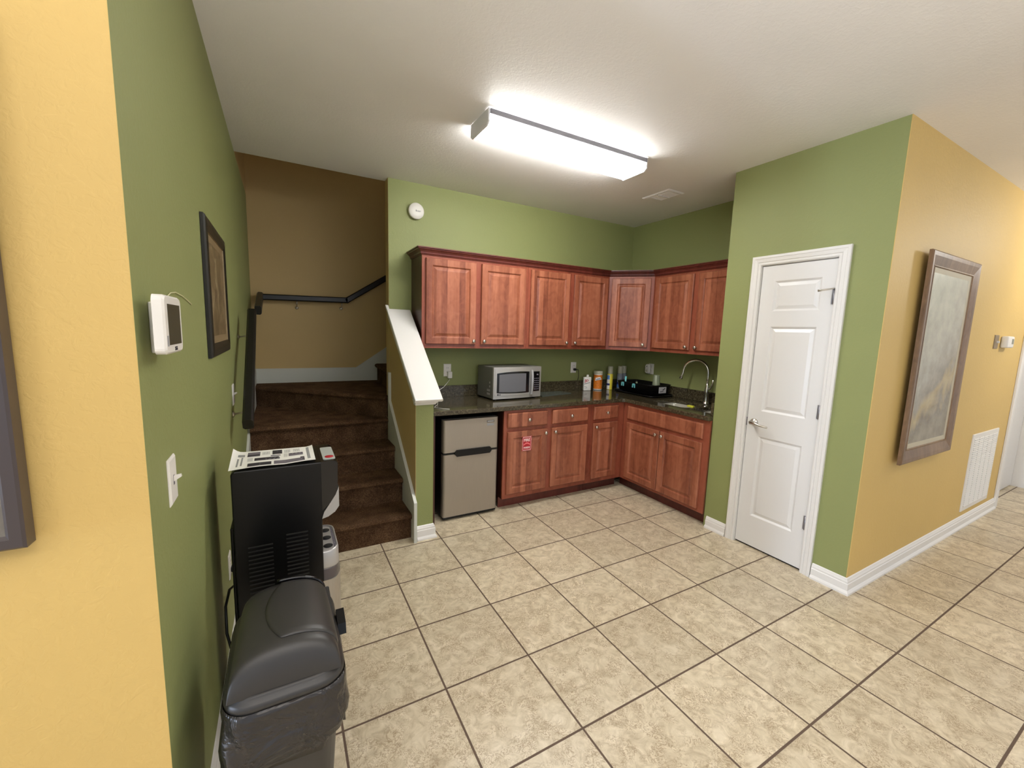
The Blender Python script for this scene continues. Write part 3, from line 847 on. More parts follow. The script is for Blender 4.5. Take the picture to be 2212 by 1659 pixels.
# white flat tin
a = math.radians(-18)
wt = thing('lighter_fluid_tin', (2.335, YB, CZ), 'flat white metal tin with red script, leftmost of the counter cans', 'tin', rz=a)
build('tin_body', B((-.041, -.019, .0005), (.041, .019, .150), .006, 3), m_whitep, wt, local=True)
mb = MB(); mb.lathe((.004, 0, .150), Z, [(.016, 0), (.016, .004), (.0135, .006), (.0135, .022), (.010, .025)], 16); build('cap', mb, m_whitep, wt, local=True)
mb = MB()
text_mb('PO', (-.012, -.0196, .112), X, Vector((.0, 0, 1)), .030, .0004, 1.1, mb, 0, .001)
mb.face([(-.036, -.0197, .088), (-.034, -.0197, .098), (-.008, -.0197, .108), (-.010, -.0197, .100)], 0)
mb.face([(-.036, -.0197, .072), (-.036, -.0197, .078), (.030, -.0197, .094), (.030, -.0197, .090)], 1)
mb.face([(-.036, -.0197, .045), (-.036, -.0197, .049), (-.004, -.0197, .040), (-.004, -.0197, .036)], 1)
mb.face([(-.034, -.0197, .028), (-.034, -.0197, .031), (-.006, -.0197, .030), (-.006, -.0197, .027)], 2)
build('tin_print', mb, [m_red, m_dark, m_grey], wt, local=True)
# orange wipes tub
wx = 2.50
tu = thing('wipes_tub', (wx, YB+.015, CZ), 'orange round tub of cleaning wipes with a pale lid', 'tub')
m_lidg = plain('pale_lid_plastic', rgb(200, 196, 172), .45)
mb = MB(); mb.lathe((wx, YB+.015, CZ), Z, [(.043, .0005), (.048, .004), (.0485, .012), (.0485, .178), (.046, .182)], 28); build('tub_body', mb, m_whitep, tu)
mb = MB(); mb.lathe((wx, YB+.015, CZ), Z, [(.0488, .014), (.0488, .170)], 28, caps=False); build('wrap_label', mb, m_orange, tu)
mb = MB(); mb.lathe((wx, YB+.015, CZ), Z, [(.0495, .178), (.0505, .182), (.0505, .206), (.046, .213), (.03, .214)], 28); build('lid', mb, m_lidg, tu)
mb = MB(); fwd = (CAMP-Vector((wx, YB, CZ))); fwd.z = 0; fwd.normalize(); rtv = Vector((-fwd.y, fwd.x, 0))
oc = Vector((wx, YB+.015, CZ))+fwd*.0525+Z*.128
tilt = (rtv*.97+Z*.24).normalized(); tup = (Z-tilt*Z.dot(tilt)).normalized()
mb.face([oc-tilt*.034-tup*.014, oc+tilt*.036-tup*.014, oc+tilt*.030+tup*.016, oc-tilt*.024+tup*.016], 0)
text_mb('Lysol', oc+fwd*.001, tilt, tup, .026, .0004, 1, mb, 1, .0006)
build('logo', mb, [m_whitep, m_navy], tu)
# spray cans
def spray(x, y, label, kindm, group=None):
    t = thing('spray_can', (x, y, CZ), label, 'spray can', group)
    build('can_body', MB().lathe((x, y, CZ), Z, [(.031, .0005), (.032, .003), (.032, .168), (.029, .176), (.024, .182)], 24), kindm[0], t)
    build('cap', MB().lathe((x, y, CZ), Z, [(.0275, .178), (.029, .182), (.028, .255), (.024, .262), (.01, .263)], 24), m_lidg, t)
    return t
t = spray(2.662, YB, 'tall spray can with yellow and blue label, right of the orange tub', [m_yellowp])
fw = (CAMP-Vector((2.662, YB, 0))); fw.z = 0; an = math.atan2(fw.y, fw.x)
def band(x, y, a0, a1, z0, z1, r, n=10):
    mb = MB(); rings = []
    for i in range(n+1):
        a = a0+(a1-a0)*i/n; rings.append([(x+r*math.cos(a), y+r*math.sin(a), CZ+z0), (x+r*math.cos(a), y+r*math.sin(a), CZ+z1)])
    mb.loops(rings, cap0=False, cap1=False, closed=False); return mb
mb = band(2.662, YB, an-1.6, an-.05, .004, .166, .0323); build('label_white', mb, m_whitep, t)
mb = band(2.662, YB, an-1.6, an-.05, .115, .160, .0326); build('label_blue', mb, m_blue, t)
mb = band(2.662, YB, an-1.6, an+.05, .048, .070, .0327); build('label_band', mb, m_navy, t)
for i, (x, y, lb) in enumerate(((2.808, YB-.005, 'grey and blue spray can in the corner behind the dish rack, front one of two'), (2.885, YB+.02, 'grey spray can in the corner, rear right one of the two behind the dish rack'))):
    t = spray(x, y, lb, [m_lens], 'grey spray cans in the corner')
    build('label_band', MB().lathe((x, y, CZ), Z, [(.0325, .055), (.0325, .082)], 24, caps=False), m_navy, t)
    build('label_white', MB().lathe((x, y, CZ), Z, [(.0323, .02), (.0323, .055)], 24, caps=False), m_blue, t)
# ------------------------------------------------------------------ dish rack
dk = thing('dish_rack', (2.78, .42, CZ), 'black plastic dish rack on a tray between the corner and sink', 'dish rack')
rx0, rx1, ry0, ry1 = 2.635, 2.94, .135, .64
mb = MB(); pts0 = rounded(rx0-.02, rx1+.005, ry0-.03, ry1+.02, .05)
mb.loops([[(a, b, CZ+.001) for a, b in rounded(rx0, rx1-.01, ry0-.01, ry1, .04)], [(a, b, CZ+.010) for a, b in pts0], [(a, b, CZ+.022) for a, b in pts0], [(a, b, CZ+.012) for a, b in rounded(rx0-.012, rx1, ry0-.022, ry1+.012, .045)]])
build('tray', mb, m_black, dk)
mb = MB(); o1 = rounded(rx0, rx1, ry0, ry1, .05); ib = lambda d: rounded(rx0+d, rx1-d, ry0+d, ry1-d, .05)
mb.loops([[(a, b, CZ+z) for a, b in ib(d)] for d, z in ((.02, .024), (.012, .03), (.0, .115), (-.006, .122), (.002, .124), (.008, .115), (.018, .034))], cap0=True, cap1=True)
build('basket', mb, m_black, dk)
mb = MB()
for i in range(9):
    y = ry0+.05+i*.044
    for xq in (rx0+.05, rx1-.08): build('prong', MB().tube([(xq, y, CZ+.034), (xq, y, CZ+.10)], .003, 6), m_black, dk)
mb = MB(); mb.rectrings((rx0+.105, ry0-.0025, CZ+.042), X, Z, -Y, .105, .062, [(0, 0), (0, .002)], mi=0)
mb.face([(rx0+0.120, ry0-.005, CZ+.055), (rx0+0.170, ry0-.005, CZ+.058), (rx0+0.170, ry0-.005, CZ+.064), (rx0+0.120, ry0-.005, CZ+.061)], 1)
mb.face([(rx0+0.150, ry0-.005, CZ+.075), (rx0+0.168, ry0-.005, CZ+.070), (rx0+0.198, ry0-.005, CZ+.090), (rx0+0.190, ry0-.005, CZ+.095), (rx0+0.168, ry0-.005, CZ+.082)], 1)
build('sticker', mb, [plain('sticker_grey', rgb(190, 188, 188), .5), m_dark], dk, 'grey and black paper sticker')
# teal handled utensils and cup
def utensil(y, ln, label, mat2):
    t = thing('dish_brush', (rx0-.004, y, CZ+.1), label, 'utensil')
    mb = MB(); pr = [(-.012, 0), (-.012, .034), (-.006, .042), (.018, .042), (.026, .034), (.026, 0), (.016, 0), (.014, .024), (.0, .024), (-.002, 0)]
    mb.prism([(y+a_, CZ+.075+b_) for a_, b_ in pr], 0, rx0-.011, rx0-.004); build('clip', mb, m_teal, t)
    mb = MB(); mb.tube([(rx0+.02, y, CZ+.05), (rx0+.03, y+.004, CZ+.05+ln*.5), (rx0+.035, y+.008, CZ+.05+ln)], [.008, .009, .011], 8); build('handle', mb, mat2, t)
utensil(.52, .125, 'teal brush standing in the far end of the dish rack', m_teal)
utensil(.36, .085, 'short grey and teal utensil in the middle of the dish rack', m_cup)
mb = MB(); cc = (2.765, .195, CZ+.124)
mb.lathe(cc, Z, [(.040, -.006), (.038, 0), (.030, .095), (.027, .098), (.0, .098)], 24)
single('plastic_cup', mb, m_cup, 'translucent plastic cup upside down on the dish rack', 'cup')
mb = MB(); mb.loops([[(2.84+a_, .70+b_, CZ+z) for a_, b_ in ((-.035*k, -.02*k), (.035*k, -.02*k), (.035*k, .02*k), (-.035*k, .02*k))] for z, k in ((.0008, 1), (.01, 1.05), (.06, .7), (.1, .3))], smooth=False)
single('detergent_pouch', mb, m_blue, 'pale blue wedge-shaped bottle beside the dish rack', 'bottle')

# ------------------------------------------------------------------ outlets, switches, wall items
def outlet(c, u, n, label, name='wall_outlet', holes=True, w_=.072, h_=.116, cat='outlet'):
    c = Vector(c); u = Vector(u); n = Vector(n)
    t = thing(name, c, label, cat)
    mb = MB(); mb.rectrings(c-u*w_/2-Z*h_/2, u, Z, n, w_, h_, [(0, .0003), (0, .002), (.005, .0055)]); build('plate', mb, m_whitep, t)
    if holes:
        for s_ in (-1, 1):
            mb = MB(); mb.rectrings(c-u*.0165+Z*(s_*.0195-.014), u, Z, n, .033, .028, [(0, .005), (0, .0062), (.002, .007)]); f = build('socket', mb, m_whitep, t)
            mb = MB()
            for k in (-1, 1): mb.rectrings(c+u*(k*.0065-.001)+Z*(s_*.0195-.002), u, Z, n, .002, .009, [(0, .0068), (0, .0074)])
            build('slot', mb, m_void, f)
    return t
outlet((.758, YK, 1.156), X, -Y, 'white outlet with a white charger, above the counter left of the microwave')
outlet((2.205, YK, 1.158), X, -Y, 'white outlet with a black plug, between microwave and cans')
outlet((XR, .46, 1.165), -Y, -X, 'white outlet on the right wall above the dish rack')
# charger + cord
cg = thing('phone_charger', (.772, YK-.04, 1.125), 'white plug-in charger with a cord trailing onto the counter', 'charger')
build('adapter', B((.752, YK-.042, 1.085), (.792, YK-.0075, 1.145), .004), m_whitep, cg)
mb = MB(); mb.tube([(.772, YK-.03, 1.086), (.768, YK-.035, 1.07), (.735, YK-.06, 1.045), (.69, YK-.10, 1.015), (.64, YK-.14, 1.0), (.59, YK-.22, .97), (.56, YK-.32, .93), (.53, YK-.40, CZ+.004), (.50, YK-.44, CZ+.004), (.47, YK-.50, CZ+.004), (.52, YK-.57, CZ+.004), (.56, YK-.60, CZ+.004)], .002, 6); build('cord', mb, m_whitep, cg)
pl_ = thing('power_plug', (2.215, YK-.02, 1.137), 'black power plug in the outlet behind the cans', 'plug')
mb = B((2.198, YK-.032, 1.125), (2.226, YK-.0078, 1.151), .005); build('plug_body', mb, m_cord, pl_)
mb = MB(); mb.tube([(2.215, YK-.025, 1.137), (2.25, YK-.03, 1.137), (2.258, YK-.028, 1.12), (2.26, YK-.03, 1.06), (2.25, YK-.03, 1.02)], .0035, 6); build('cord', mb, m_cord, pl_)
af = thing('air_freshener', (XR-.03, .475, 1.165), 'pale plug-in air freshener on the right wall outlet', 'air freshener')
mb = MB(); mb.loops([[(XR-.0078-d, .487+a_*k, 1.165+b_*k) for a_, b_ in rounded(-.028, .028, -.052, .052, .02)] for d, k in ((0, 1), (.02, 1), (.032, .85))]); build('housing', mb, m_whitep, af)
mb = MB(); mb.lathe((XR-.041, .487, 1.145), -X, [(.014, 0), (.011, .006), (.0, .009)], 14); build('nozzle', mb, m_lidg, af)
mb = MB(); mb.lathe((XR-.041, .487, 1.192), -X, [(.006, 0), (.006, .001)], 12); build('vent_hole', mb, m_mid, af)
# small white thing mostly hidden on the closet return wall
wh = thing('wall_outlet', (2.80, -.7195, 1.2), 'white cover on the closet side wall beside the faucet', 'outlet')
build('plate', B((2.74, -.7195, 1.13), (2.86, -.714, 1.25), .003), m_whitep, wh)

# round detector on the kitchen wall
dt = thing('smoke_detector', (.46, YK, 2.505), 'round white detector high on the green kitchen wall', 'detector')
build('base_ring', MB().lathe((.46, YK, 2.505), -Y, [(.062, .0005), (.062, .012)], 36), m_whitep, dt)
build('cover', MB().lathe((.46, YK, 2.505), -Y, [(.064, .012), (.066, .014), (.066, .030), (.060, .036), (.03, .038), (0, .038)], 36), m_whitep, dt)
mb = MB()
for i, (w1, h1_) in enumerate(((.010, .014), (.008, .009), (.009, .009), (.008, .009), (.006, .011))): mb.box((.452+i*.0095, YK-.0392, 2.499-.5*(.009-h1_)*0), (.452+i*.0095+w1*.7, YK-.0378, 2.499+h1_))
build('logo', mb, m_grey, dt)

# fluorescent ceiling fixture
LX0, LX1, LY0, LY1 = .462, 1.672, -.548, -.312
lf = thing('ceiling_light', ((LX0+LX1)/2, (LY0+LY1)/2, H), 'long lit fluorescent wraparound fixture on the kitchen ceiling', 'light')
build('housing', B((LX0+.012, LY0+.035, H-.042), (LX1-.012, LY1-.035, H-.0005)), m_whitep, lf)
mb = MB()
sec = [(LY0+.034, H-.012), (LY0+.004, H-.02), (LY0, H-.032), (LY0, H-.066), (LY0+.02, H-.082), (LY1-.02, H-.082), (LY1, H-.066), (LY1, H-.032), (LY1-.004, H-.02), (LY1-.034, H-.012)]
mb.loops([[(x, a_, b_) for a_, b_ in sec] for x in (LX0+.010, LX1-.010)], smooth=False)
build('diffuser', mb, m_emit, lf)
for x in (LX0, LX1-.0095):
    mb = MB(); s2 = [(LY0-.003, H-.003), (LY0-.003, H-.070), (LY0+.018, H-.087), (LY1-.018, H-.087), (LY1+.003, H-.070), (LY1+.003, H-.003)]
    mb.prism(s2, 0, x, x+.0092); build('end_cap', mb, plain('fixture_end_metal', rgb(236, 235, 238), .5), lf)
build('side_rail', B((LX0+.01, LY0-.010, H-.034), (LX1-.01, LY0-.001, H-.006)), plain('rail_grey', rgb(120, 118, 124), .6), lf)

# ceiling register
cv = thing('ceiling_vent', (2.37, -.075, H), 'small rectangular metal ceiling vent near the closet', 'vent')
mb = MB(); mb.rectrings((2.272, .072, H-.0005), -Y, X, -Z, .292, .19, [(0, 0), (0, .003), (.012, .009), (.026, .009), (.028, .002)], mis=[0, 0, 0, 0, 1]); build('frame', mb, [m_ceil, m_void], cv)
mb = MB()
for i in range(9):
    x = 2.305+i*.0155
    mb.prism([(x, H-.004), (x+.004, H-.0100), (x+.0055, H-.0095), (x+.0015, H-.0035)], 1, -.19, .044)
build('slats', mb, m_ceil, cv)
mb = MB(); mb.box((2.298, -.085, H-.012), (2.44, -.078, H-.002)); mb.box((2.298, .0, H-.011), (2.44, .044, H-.006)); build('divider', mb, m_ceil, cv)

# ------------------------------------------------------------------ closet door and casing
ds = thing('door_1', (XC+.01, (DY0+DY1)/2, 0), 'narrow white three-panel closet door', 'door'); ds['kind'] = 'structure'
dx = XC+.007
y1, y0, zt, z0_ = DY1-.010, DY0+.009, 2.031, .014
DW = y1-y0
mb = MB()
ys = [0, y1-(-1.079), y1-(-1.366), DW]; zs = [z0_, .240, .836, 1.020, 1.616, 1.722, 1.926, zt]
def dpt(u_, z, d): return (dx+d, y1-u_, z)
for i in range(3):
    for j in range(7):
        if i == 1 and j in (1, 3, 5): continue
        mb.face([dpt(ys[i], zs[j], 0), dpt(ys[i+1], zs[j], 0), dpt(ys[i+1], zs[j+1], 0), dpt(ys[i], zs[j+1], 0)])
for j in (1, 3, 5):
    mb.rectrings(dpt(ys[1], zs[j], 0), -Y, Z, X, ys[2]-ys[1], zs[j+1]-zs[j], [(0, 0), (.004, .003), (.012, .010), (.016, .010), (.036, .003), (.038, .003)], base=False)
mb.rectrings(dpt(0, z0_, .032), -Y, Z, -X, DW, zt-z0_, [(0, 0), (0, .032)], cap=False)
build('door_slab', mb, m_doorw, ds)
# casing
def casing(name, yl, yr, ztop, xw, wd, out):
    """yl>yr inner edges along y on plane x=xw; out = direction towards the room"""
    prof = [(0, 0), (0, .010), (.006, .013), (.014, .013), (.018, .009), (.022, .0145), (.042, .0165), (.046, .0195), (wd-.004, .0195), (wd, .016), (wd, 0)]
    mb = MB()
    path = [((yl, 0), (1, 0)), ((yl, ztop), (1, 1)), ((yr, ztop), (-1, 1)), ((yr, 0), (-1, 0))]
    mb.loops([[(xw+out*d, py+oy*a_, pz+oz*a_) for a_, d in prof] for (py, pz), (oy, oz) in path], smooth=False)
    return mb
struct('trim_5', casing('c', DY1-.004, DY0+.004, DZ-.006, XC-.0003, .062, -1), m_white)
mb = MB(); mb.box((XC, DY1-.007, 0), (XC+.12, DY1-.0005, DZ-.0005)); mb.box((XC, DY0+.0005, 0), (XC+.12, DY0+.005, DZ-.0005)); mb.box((XC, DY0+.005, DZ-.010), (XC+.12, DY1-.007, DZ-.0005))
struct('trim_6', mb, m_white)
for zc in (.34, 1.08, 1.80):
    mb = MB(); mb.lathe((XC-.004, DY0+.008, zc-.045), Z, [(.0065, 0), (.0065, .09)], 12); mb.box((XC-.001, DY0+.006, zc-.045), (XC+.003, DY0+.022, zc+.045)); build('hinge', mb, plain('hinge_steel', rgb(150, 150, 158), .35, .8), ds)
mb = MB(); mb.tube([(XC-.006, DY0+.010, 1.848), (XC-.03, DY0+.012, 1.846), (XC-.05, DY0+.05, 1.84), (XC-.055, DY0+.075, 1.836)], [.006, .005, .005, .008], 8); build('hinge_stop', mb, m_nickel, ds)
lv = build('lever_handle', MB().lathe((dx-.0003, -1.040, .932), -X, [(.027, 0), (.027, .004), (.024, .010), (.014, .014), (.011, .016), (.011, .045), (.013, .05), (.0, .056)], 24), m_nickel, ds)
mb = MB(); mb.tube([(dx-.046, -1.040, .932), (dx-.050, -1.075, .930), (dx-.050, -1.11, .922), (dx-.040, -1.155, .918)], [.011, .009, .008, .007], 10); build('lever', mb, m_nickel, lv)
build('latch_plate', B((XC+.0005, DY1-.0095, .90), (XC+.022, DY1-.0065, .96)), m_mid, ds)
struct('trim_7', B((XC+.02, DY0+.001, .0005), (XC+.12, DY1-.001, .008)), m_void)

# ------------------------------------------------------------------ hallway opening with recessed door
mb = MB()
mb.box((5.30, YH-.018, 0), (5.372, YH-.0003, 2.13), .004); mb.box((6.47, YH-.018, 0), (6.56, YH-.0003, 2.13), .004); mb.box((5.372, YH-.018, 2.05), (6.47, YH-.0003, 2.13), .004)
mb.box((5.3605, YH, 0), (5.38, YH+.15, 2.058)); mb.box((6.46, YH, 0), (6.4795, YH+.15, 2.058)); mb.box((5.38, YH, 2.04), (6.46, YH+.15, 2.058))
struct('trim_8', mb, m_white)
hd = thing('door_2', (5.9, YH+.1, 0), 'white panelled hallway door set back in its frame', 'door'); hd['kind'] = 'structure'
mb = MB(); yy = YH+.10
xs_ = [5.384, 5.52, 5.87, 5.97, 6.32, 6.456]; zs = [.012, .25, .83, 1.03, 1.60, 1.72, 1.92, 2.036]
for i in range(5):
    for j in range(7):
        if i in (1, 3) and j in (1, 3, 5): 
            mb.rectrings((xs_[i], yy, zs[j]), X, Z, Y, xs_[i+1]-xs_[i], zs[j+1]-zs[j], [(0, 0), (.004, .003), (.012, .010), (.016, .010), (.036, .003), (.038, .003)], base=False); continue
        mb.face([(xs_[i], yy, zs[j]), (xs_[i+1], yy, zs[j]), (xs_[i+1], yy, zs[j+1]), (xs_[i], yy, zs[j+1])])
mb.box((5.384, yy+.0005, .012), (6.456, yy+.035, 2.036))
build('door_slab', mb, m_doorw, hd)
# white casing of the wall beyond
mb = B((7.0, YH-1.9, 0), (7.1, YH-.0005, H)); struct('wall_hall_end', mb, m_white)

# return air grille
rg = thing('return_air_grille', (4.69, YH, .14), 'large white louvred return air grille low on the yellow hallway wall', 'vent')
gx0, gx1, gz0, gz1 = 4.342, 5.03, .145, .807
mb = MB(); mb.rectrings((gx0, YH-.0003, gz0), X, Z, -Y, gx1-gx0, gz1-gz0, [(0, 0), (0, .005), (.004, .009), (.036, .009), (.038, .002)], mis=[0, 0, 0, 0, 1]); build('frame', mb, [m_whitep, plain('grille_back', rgb(96, 90, 78), .8)], rg)
mb = MB(); nsl = 34
for i in range(nsl):
    z = gz0+.045+i*(gz1-gz0-.09)/(nsl-1)
    mb.prism([(YH-.003, z+.009), (YH-.0125, z-.004), (YH-.0138, z-.002), (YH-.004, z+.012)], 0, gx0+.037, gx1-.037)
build('louvres', mb, m_whitep, rg)
mb = MB()
for k in range(1, 5): x = gx0+.04+k*(gx1-gx0-.08)/5; mb.box((x-.002, YH-.0120, gz0+.037), (x+.002, YH-.0025, gz1-.037))
build('mullions', mb, m_whitep, rg)
# switch and thermostat
t = thing('light_switch', (4.51, YH, 1.565), 'small bronze switch plate on the hallway wall beside the thermostat', 'switch')
mb = MB(); mb.rectrings((4.455, YH, 1.508), X, Z, -Y, .105, .112, [(0, .0003), (0, .002), (.004, .006)]); build('plate', mb, plain('bronze_plate', rgb(146, 126, 96), .4, .5), t)
mb = B((4.502, YH-.022, 1.555), (4.513, YH-.0055, 1.572), .002); build('toggle', mb, m_whitep, t)
t = thing('thermostat', (4.72, YH, 1.57), 'white wall thermostat with a small display on the hallway wall', 'thermostat')
build('housing', B((4.635, YH-.045, 1.518), (4.80, YH-.0004, 1.614), .012, 3), m_whitep, t)
mb = MB(); mb.rectrings((4.728, YH-.0449, 1.55), X, Z, -Y, .052, .042, [(0, 0), (0, .0008)]); build('display', mb, plain('lcd', rgb(122, 124, 104), .3), t)

# ------------------------------------------------------------------ picture frames
def framed(label, o, u, n, w_, h_, stand, rings, mats, mis, picin, picmat, extra=None, name='framed_picture'):
    o = Vector(o); u = Vector(u); n = Vector(n)
    t = thing(name, o+u*w_/2, label, 'picture')
    if stand: build('hanger', B(o+u*(w_/2-.02)+Z*(h_-.06), o+u*(w_/2+.02)+Z*(h_-.03)-n*stand), m_nickel, t)
    mb = MB(); mb.rectrings(o, u, Z, n, w_, h_, rings, cap=False, mis=mis, base=True); build('frame', mb, mats, t)
    d = rings[-1][1]; i = picin
    mb = MB(); mb.rectrings(o+u*i+Z*i, u, Z, n, w_-2*i, h_-2*i, [(0, d-.004), (0, d)]); build('print', mb, picmat, t)
    return t
# hallway landscape
fy_ = YH-.030
framed('tall wood-framed misty landscape on the yellow hallway wall', (2.79, fy_, .77), X, -Y, .865, 1.315, .0298,
       [(0, 0), (0, .016), (.008, .022), (.03, .020), (.080, .008), (.088, .011), (.092, .004), (.122, .002)], [m_frame_r, plain('linen_liner', rgb(196, 186, 160), .6)], [0, 0, 0, 0, 0, 0, 1], .122, m_land)
# black frame on the green wall, facing +x
framed('black framed sepia print on the left green wall', (XL+.0012, -.779, 1.39), Y, X, .62, .545, 0,
       [(0, 0), (0, .010), (.006, .016), (.030, .019), (.056, .013), (.058, .009), (.085, .008)], [m_fblack, m_gold], [0, 0, 0, 0, 1, 1], .085, m_sepia)
# frame at the far left on the yellow wall
framed('dark grey framed picture at the left edge on the yellow wall', (-1.68, YF-.010, 1.115), X, -Y, .70, .92, 0,
       [(0, 0), (.0, .030), (.004, .034), (.020, .034), (.026, .028)], [plain('charcoal_frame', rgb(74, 66, 66), .3)], [0, 0, 0, 0], .026, m_dprint)

# ------------------------------------------------------------------ alarm panel on the left wall
ap = thing('alarm_panel', (XL, -1.5, 1.52), 'white wall-mounted alarm panel with dark screen on the left green wall', 'alarm panel')
build('back_box', B((XL+.0005, -1.563, 1.459), (XL+.024, -1.505, 1.571), .003), m_whitep, ap)
mb = MB()
for i in range(9): mb.box((XL+.006, -1.5638, 1.562-i*.0085), (XL+.020, -1.5622, 1.5645-i*.0085))
mb.box((XL+.014, -1.5638, 1.466), (XL+.024, -1.5622, 1.468))
build('vent_slot', mb, m_void, ap)
mb = MB()
Rr = lambda ins, r: [(b_, c_) for b_, c_ in rounded(-1.656+ins, -1.496-ins, 1.461+ins, 1.584-ins, r, 4)]
mb.loops([[(XL+d, b_, c_) for b_, c_ in Rr(i, .012)] for d, i in ((.0245, .004), (.026, 0), (.042, 0), (.046, .004))], smooth=False)
build('housing', mb, m_whitep, ap)
mb = MB(); mb.rectrings((XL+.0459, -1.630, 1.480), Y, Z, X, .116, .086, [(0, 0), (0, .0006)]); build('screen', mb, m_screen, ap)
build('logo', text_mb('2GIG', (XL+.0463, -1.572, 1.4705), Y, Z, .011, .0003, 1, None, 0, .0004), m_dark, ap)
mb = MB()
for i in range(5): mb.box((XL+.0455, -1.648+i*.0028, 1.478), (XL+.0464, -1.6466+i*.0028, 1.500))
build('speaker_slot', mb, m_grey, ap)
mb = MB(); mb.tube([(XL+.012, -1.508, 1.565), (XL+.008, -1.47, 1.576), (XL+.004, -1.40, 1.590), (XL+.003, -1.35, 1.603), (XL+.003, -1.29, 1.608), (XL+.003, -1.20, 1.603), (XL+.003, -1.12, 1.593), (XL+.002, -1.06, 1.585)], .0014, 6); build('wire', mb, m_cordw, ap)

def switch_left(yc, zc, label):
    t = outlet((XL, yc, zc), Y, X, label, 'light_switch', False, cat='switch')
    mb = MB(); mb.prism([(XL+.005, zc-.004), (XL+.005, zc+.010), (XL+.020, zc+.013), (XL+.0215, zc+.007)], 1, yc-.004, yc+.004); build('toggle', mb, m_whitep, t)
    mb = MB(); mb.rectrings((XL+.0055, yc-.005, zc-.012), Y, Z, X, .010, .024, [(0, 0), (0, .0006)]); build('toggle_slot', mb, m_mid, t)
switch_left(-1.476, 1.140, 'white light switch nearest the camera, on the left green wall below the alarm panel')
switch_left(.012, 1.131, 'far white light switch on the left green wall beside the handrail')
t = outlet((XL, -.545, .41), Y, X, 'white outlet low on the left wall behind the water dispenser')

# ------------------------------------------------------------------ water dispenser
wdz = thing('water_dispenser', (-.58, -.88, 0), 'tall black and steel water dispenser against the left green wall', 'water dispenser')
dy0, dy1 = -1.02, -.765
bx0, bx1, bxf = -.742, -.447, -.388
# upper body: side profile in x,z
prof = [(bx0, .02), (bx1, .02), (bx1, .775), (-.436, .795), (-.415, .83), (-.396, .86), (-.389, .885), (-.389, .985), (-.394, .995), (-.403, 1.0), (bx0+.01, 1.0), (bx0, .99)]
mb = MB()
mb.prism([(x, z) for x, z in prof], 1, dy0, dy1)
o = build('body', mb, m_blackg if False else m_black, wdz); bv = o.modifiers.new('bevel', 'BEVEL'); bv.width = .004; bv.segments = 2; bv.limit_method = 'ANGLE'
# glossy front cheek and silver chin
mb = MB(); mb.prism([(bx1, .80), (-.415, .832), (-.389, .87), (-.386, .99), (-.40, 1.002), (bx1, 1.002)], 1, dy0-.002, dy1+.002); build('tap_hood', mb, m_blackg, wdz)
mb = MB(); mb.prism([(bx1-.001, .768), (-.425, .774), (-.400, .790), (-.3845, .812), (-.3845, .892), (-.397, .860), (-.418, .828), (-.440, .795)], 1, dy0-.0035, dy1+.0035); build('chin_panel', mb, m_silverp, wdz)
mb = MB(); mb.loops([[(a_, b_, z) for a_, b_ in rounded(-.437, -.392, dy0+.018, dy1-.06, .008)] for z in (1.0015, 1.005)], smooth=False); cpd = build('control_pad', mb, plain('pad_silver', rgb(176, 180, 174), .4), wdz)
mb = MB(); mb.lathe((-.413, dy0+.048, 1.0048), Z, [(.017, 0), (.016, .0018), (0, .0022)], 16); build('red_button', mb, m_red, cpd, 'red button')
# lower cabinet with rounded steel front
lp = [(bx1-.004, dy0+.0), (bx1-.004, dy1-.0)] + [(bx1+.03+.042*math.cos(a), (dy0+dy1)/2+(dy1-dy0)/2*.98*math.sin(a)) for a in [PI/2-PI*i/14 for i in range(15)]]
mb = MB(); mb.loops([[(a_, b_, z) for a_, b_ in lp] for z in (.02, .50)], smooth=False); build('front_panel', mb, m_steel2, wdz)
# drip tray
def trayring(k, z): return [(bx1+(a_-bx1)*k if a_ > bx1 else a_, (dy0+dy1)/2+(b_-(dy0+dy1)/2)*(.96 if k < 1 else 1), z) for a_, b_ in rounded(bx1-.05, bxf, dy0+.004, dy1-.004, .045, 6)]
mb = MB(); mb.loops([trayring(.9, .462), trayring(1, .475), trayring(1.0, .545), trayring(1.02, .55)]); build('tray_housing', mb, plain('tray_dark', rgb(96, 90, 92), .3, .3), wdz)
mb = MB(); mb.loops([trayring(1.03, .5505), trayring(1.04, .555), trayring(1.03, .618), trayring(.97, .628), trayring(.90, .625), trayring(.86, .620)]); tr = build('drip_tray', mb, m_silverp, wdz)
mb = MB()
for k, yk in enumerate((-.965, -.892, -.82)):
    mb = MB(); mb.lathe((-.425, yk, .6205), Z, [(.018, 0), (.0185, .0012), (.0, .0014)], 18); build('spout_hole', mb, m_void, tr)
mb = MB()
for i in range(26):
    yk = dy0+.025+i*.0082; mb.box((-.404, yk, .6203), (-.394, yk+.003, .6222))
build('drain_slot', mb, m_mid, tr)
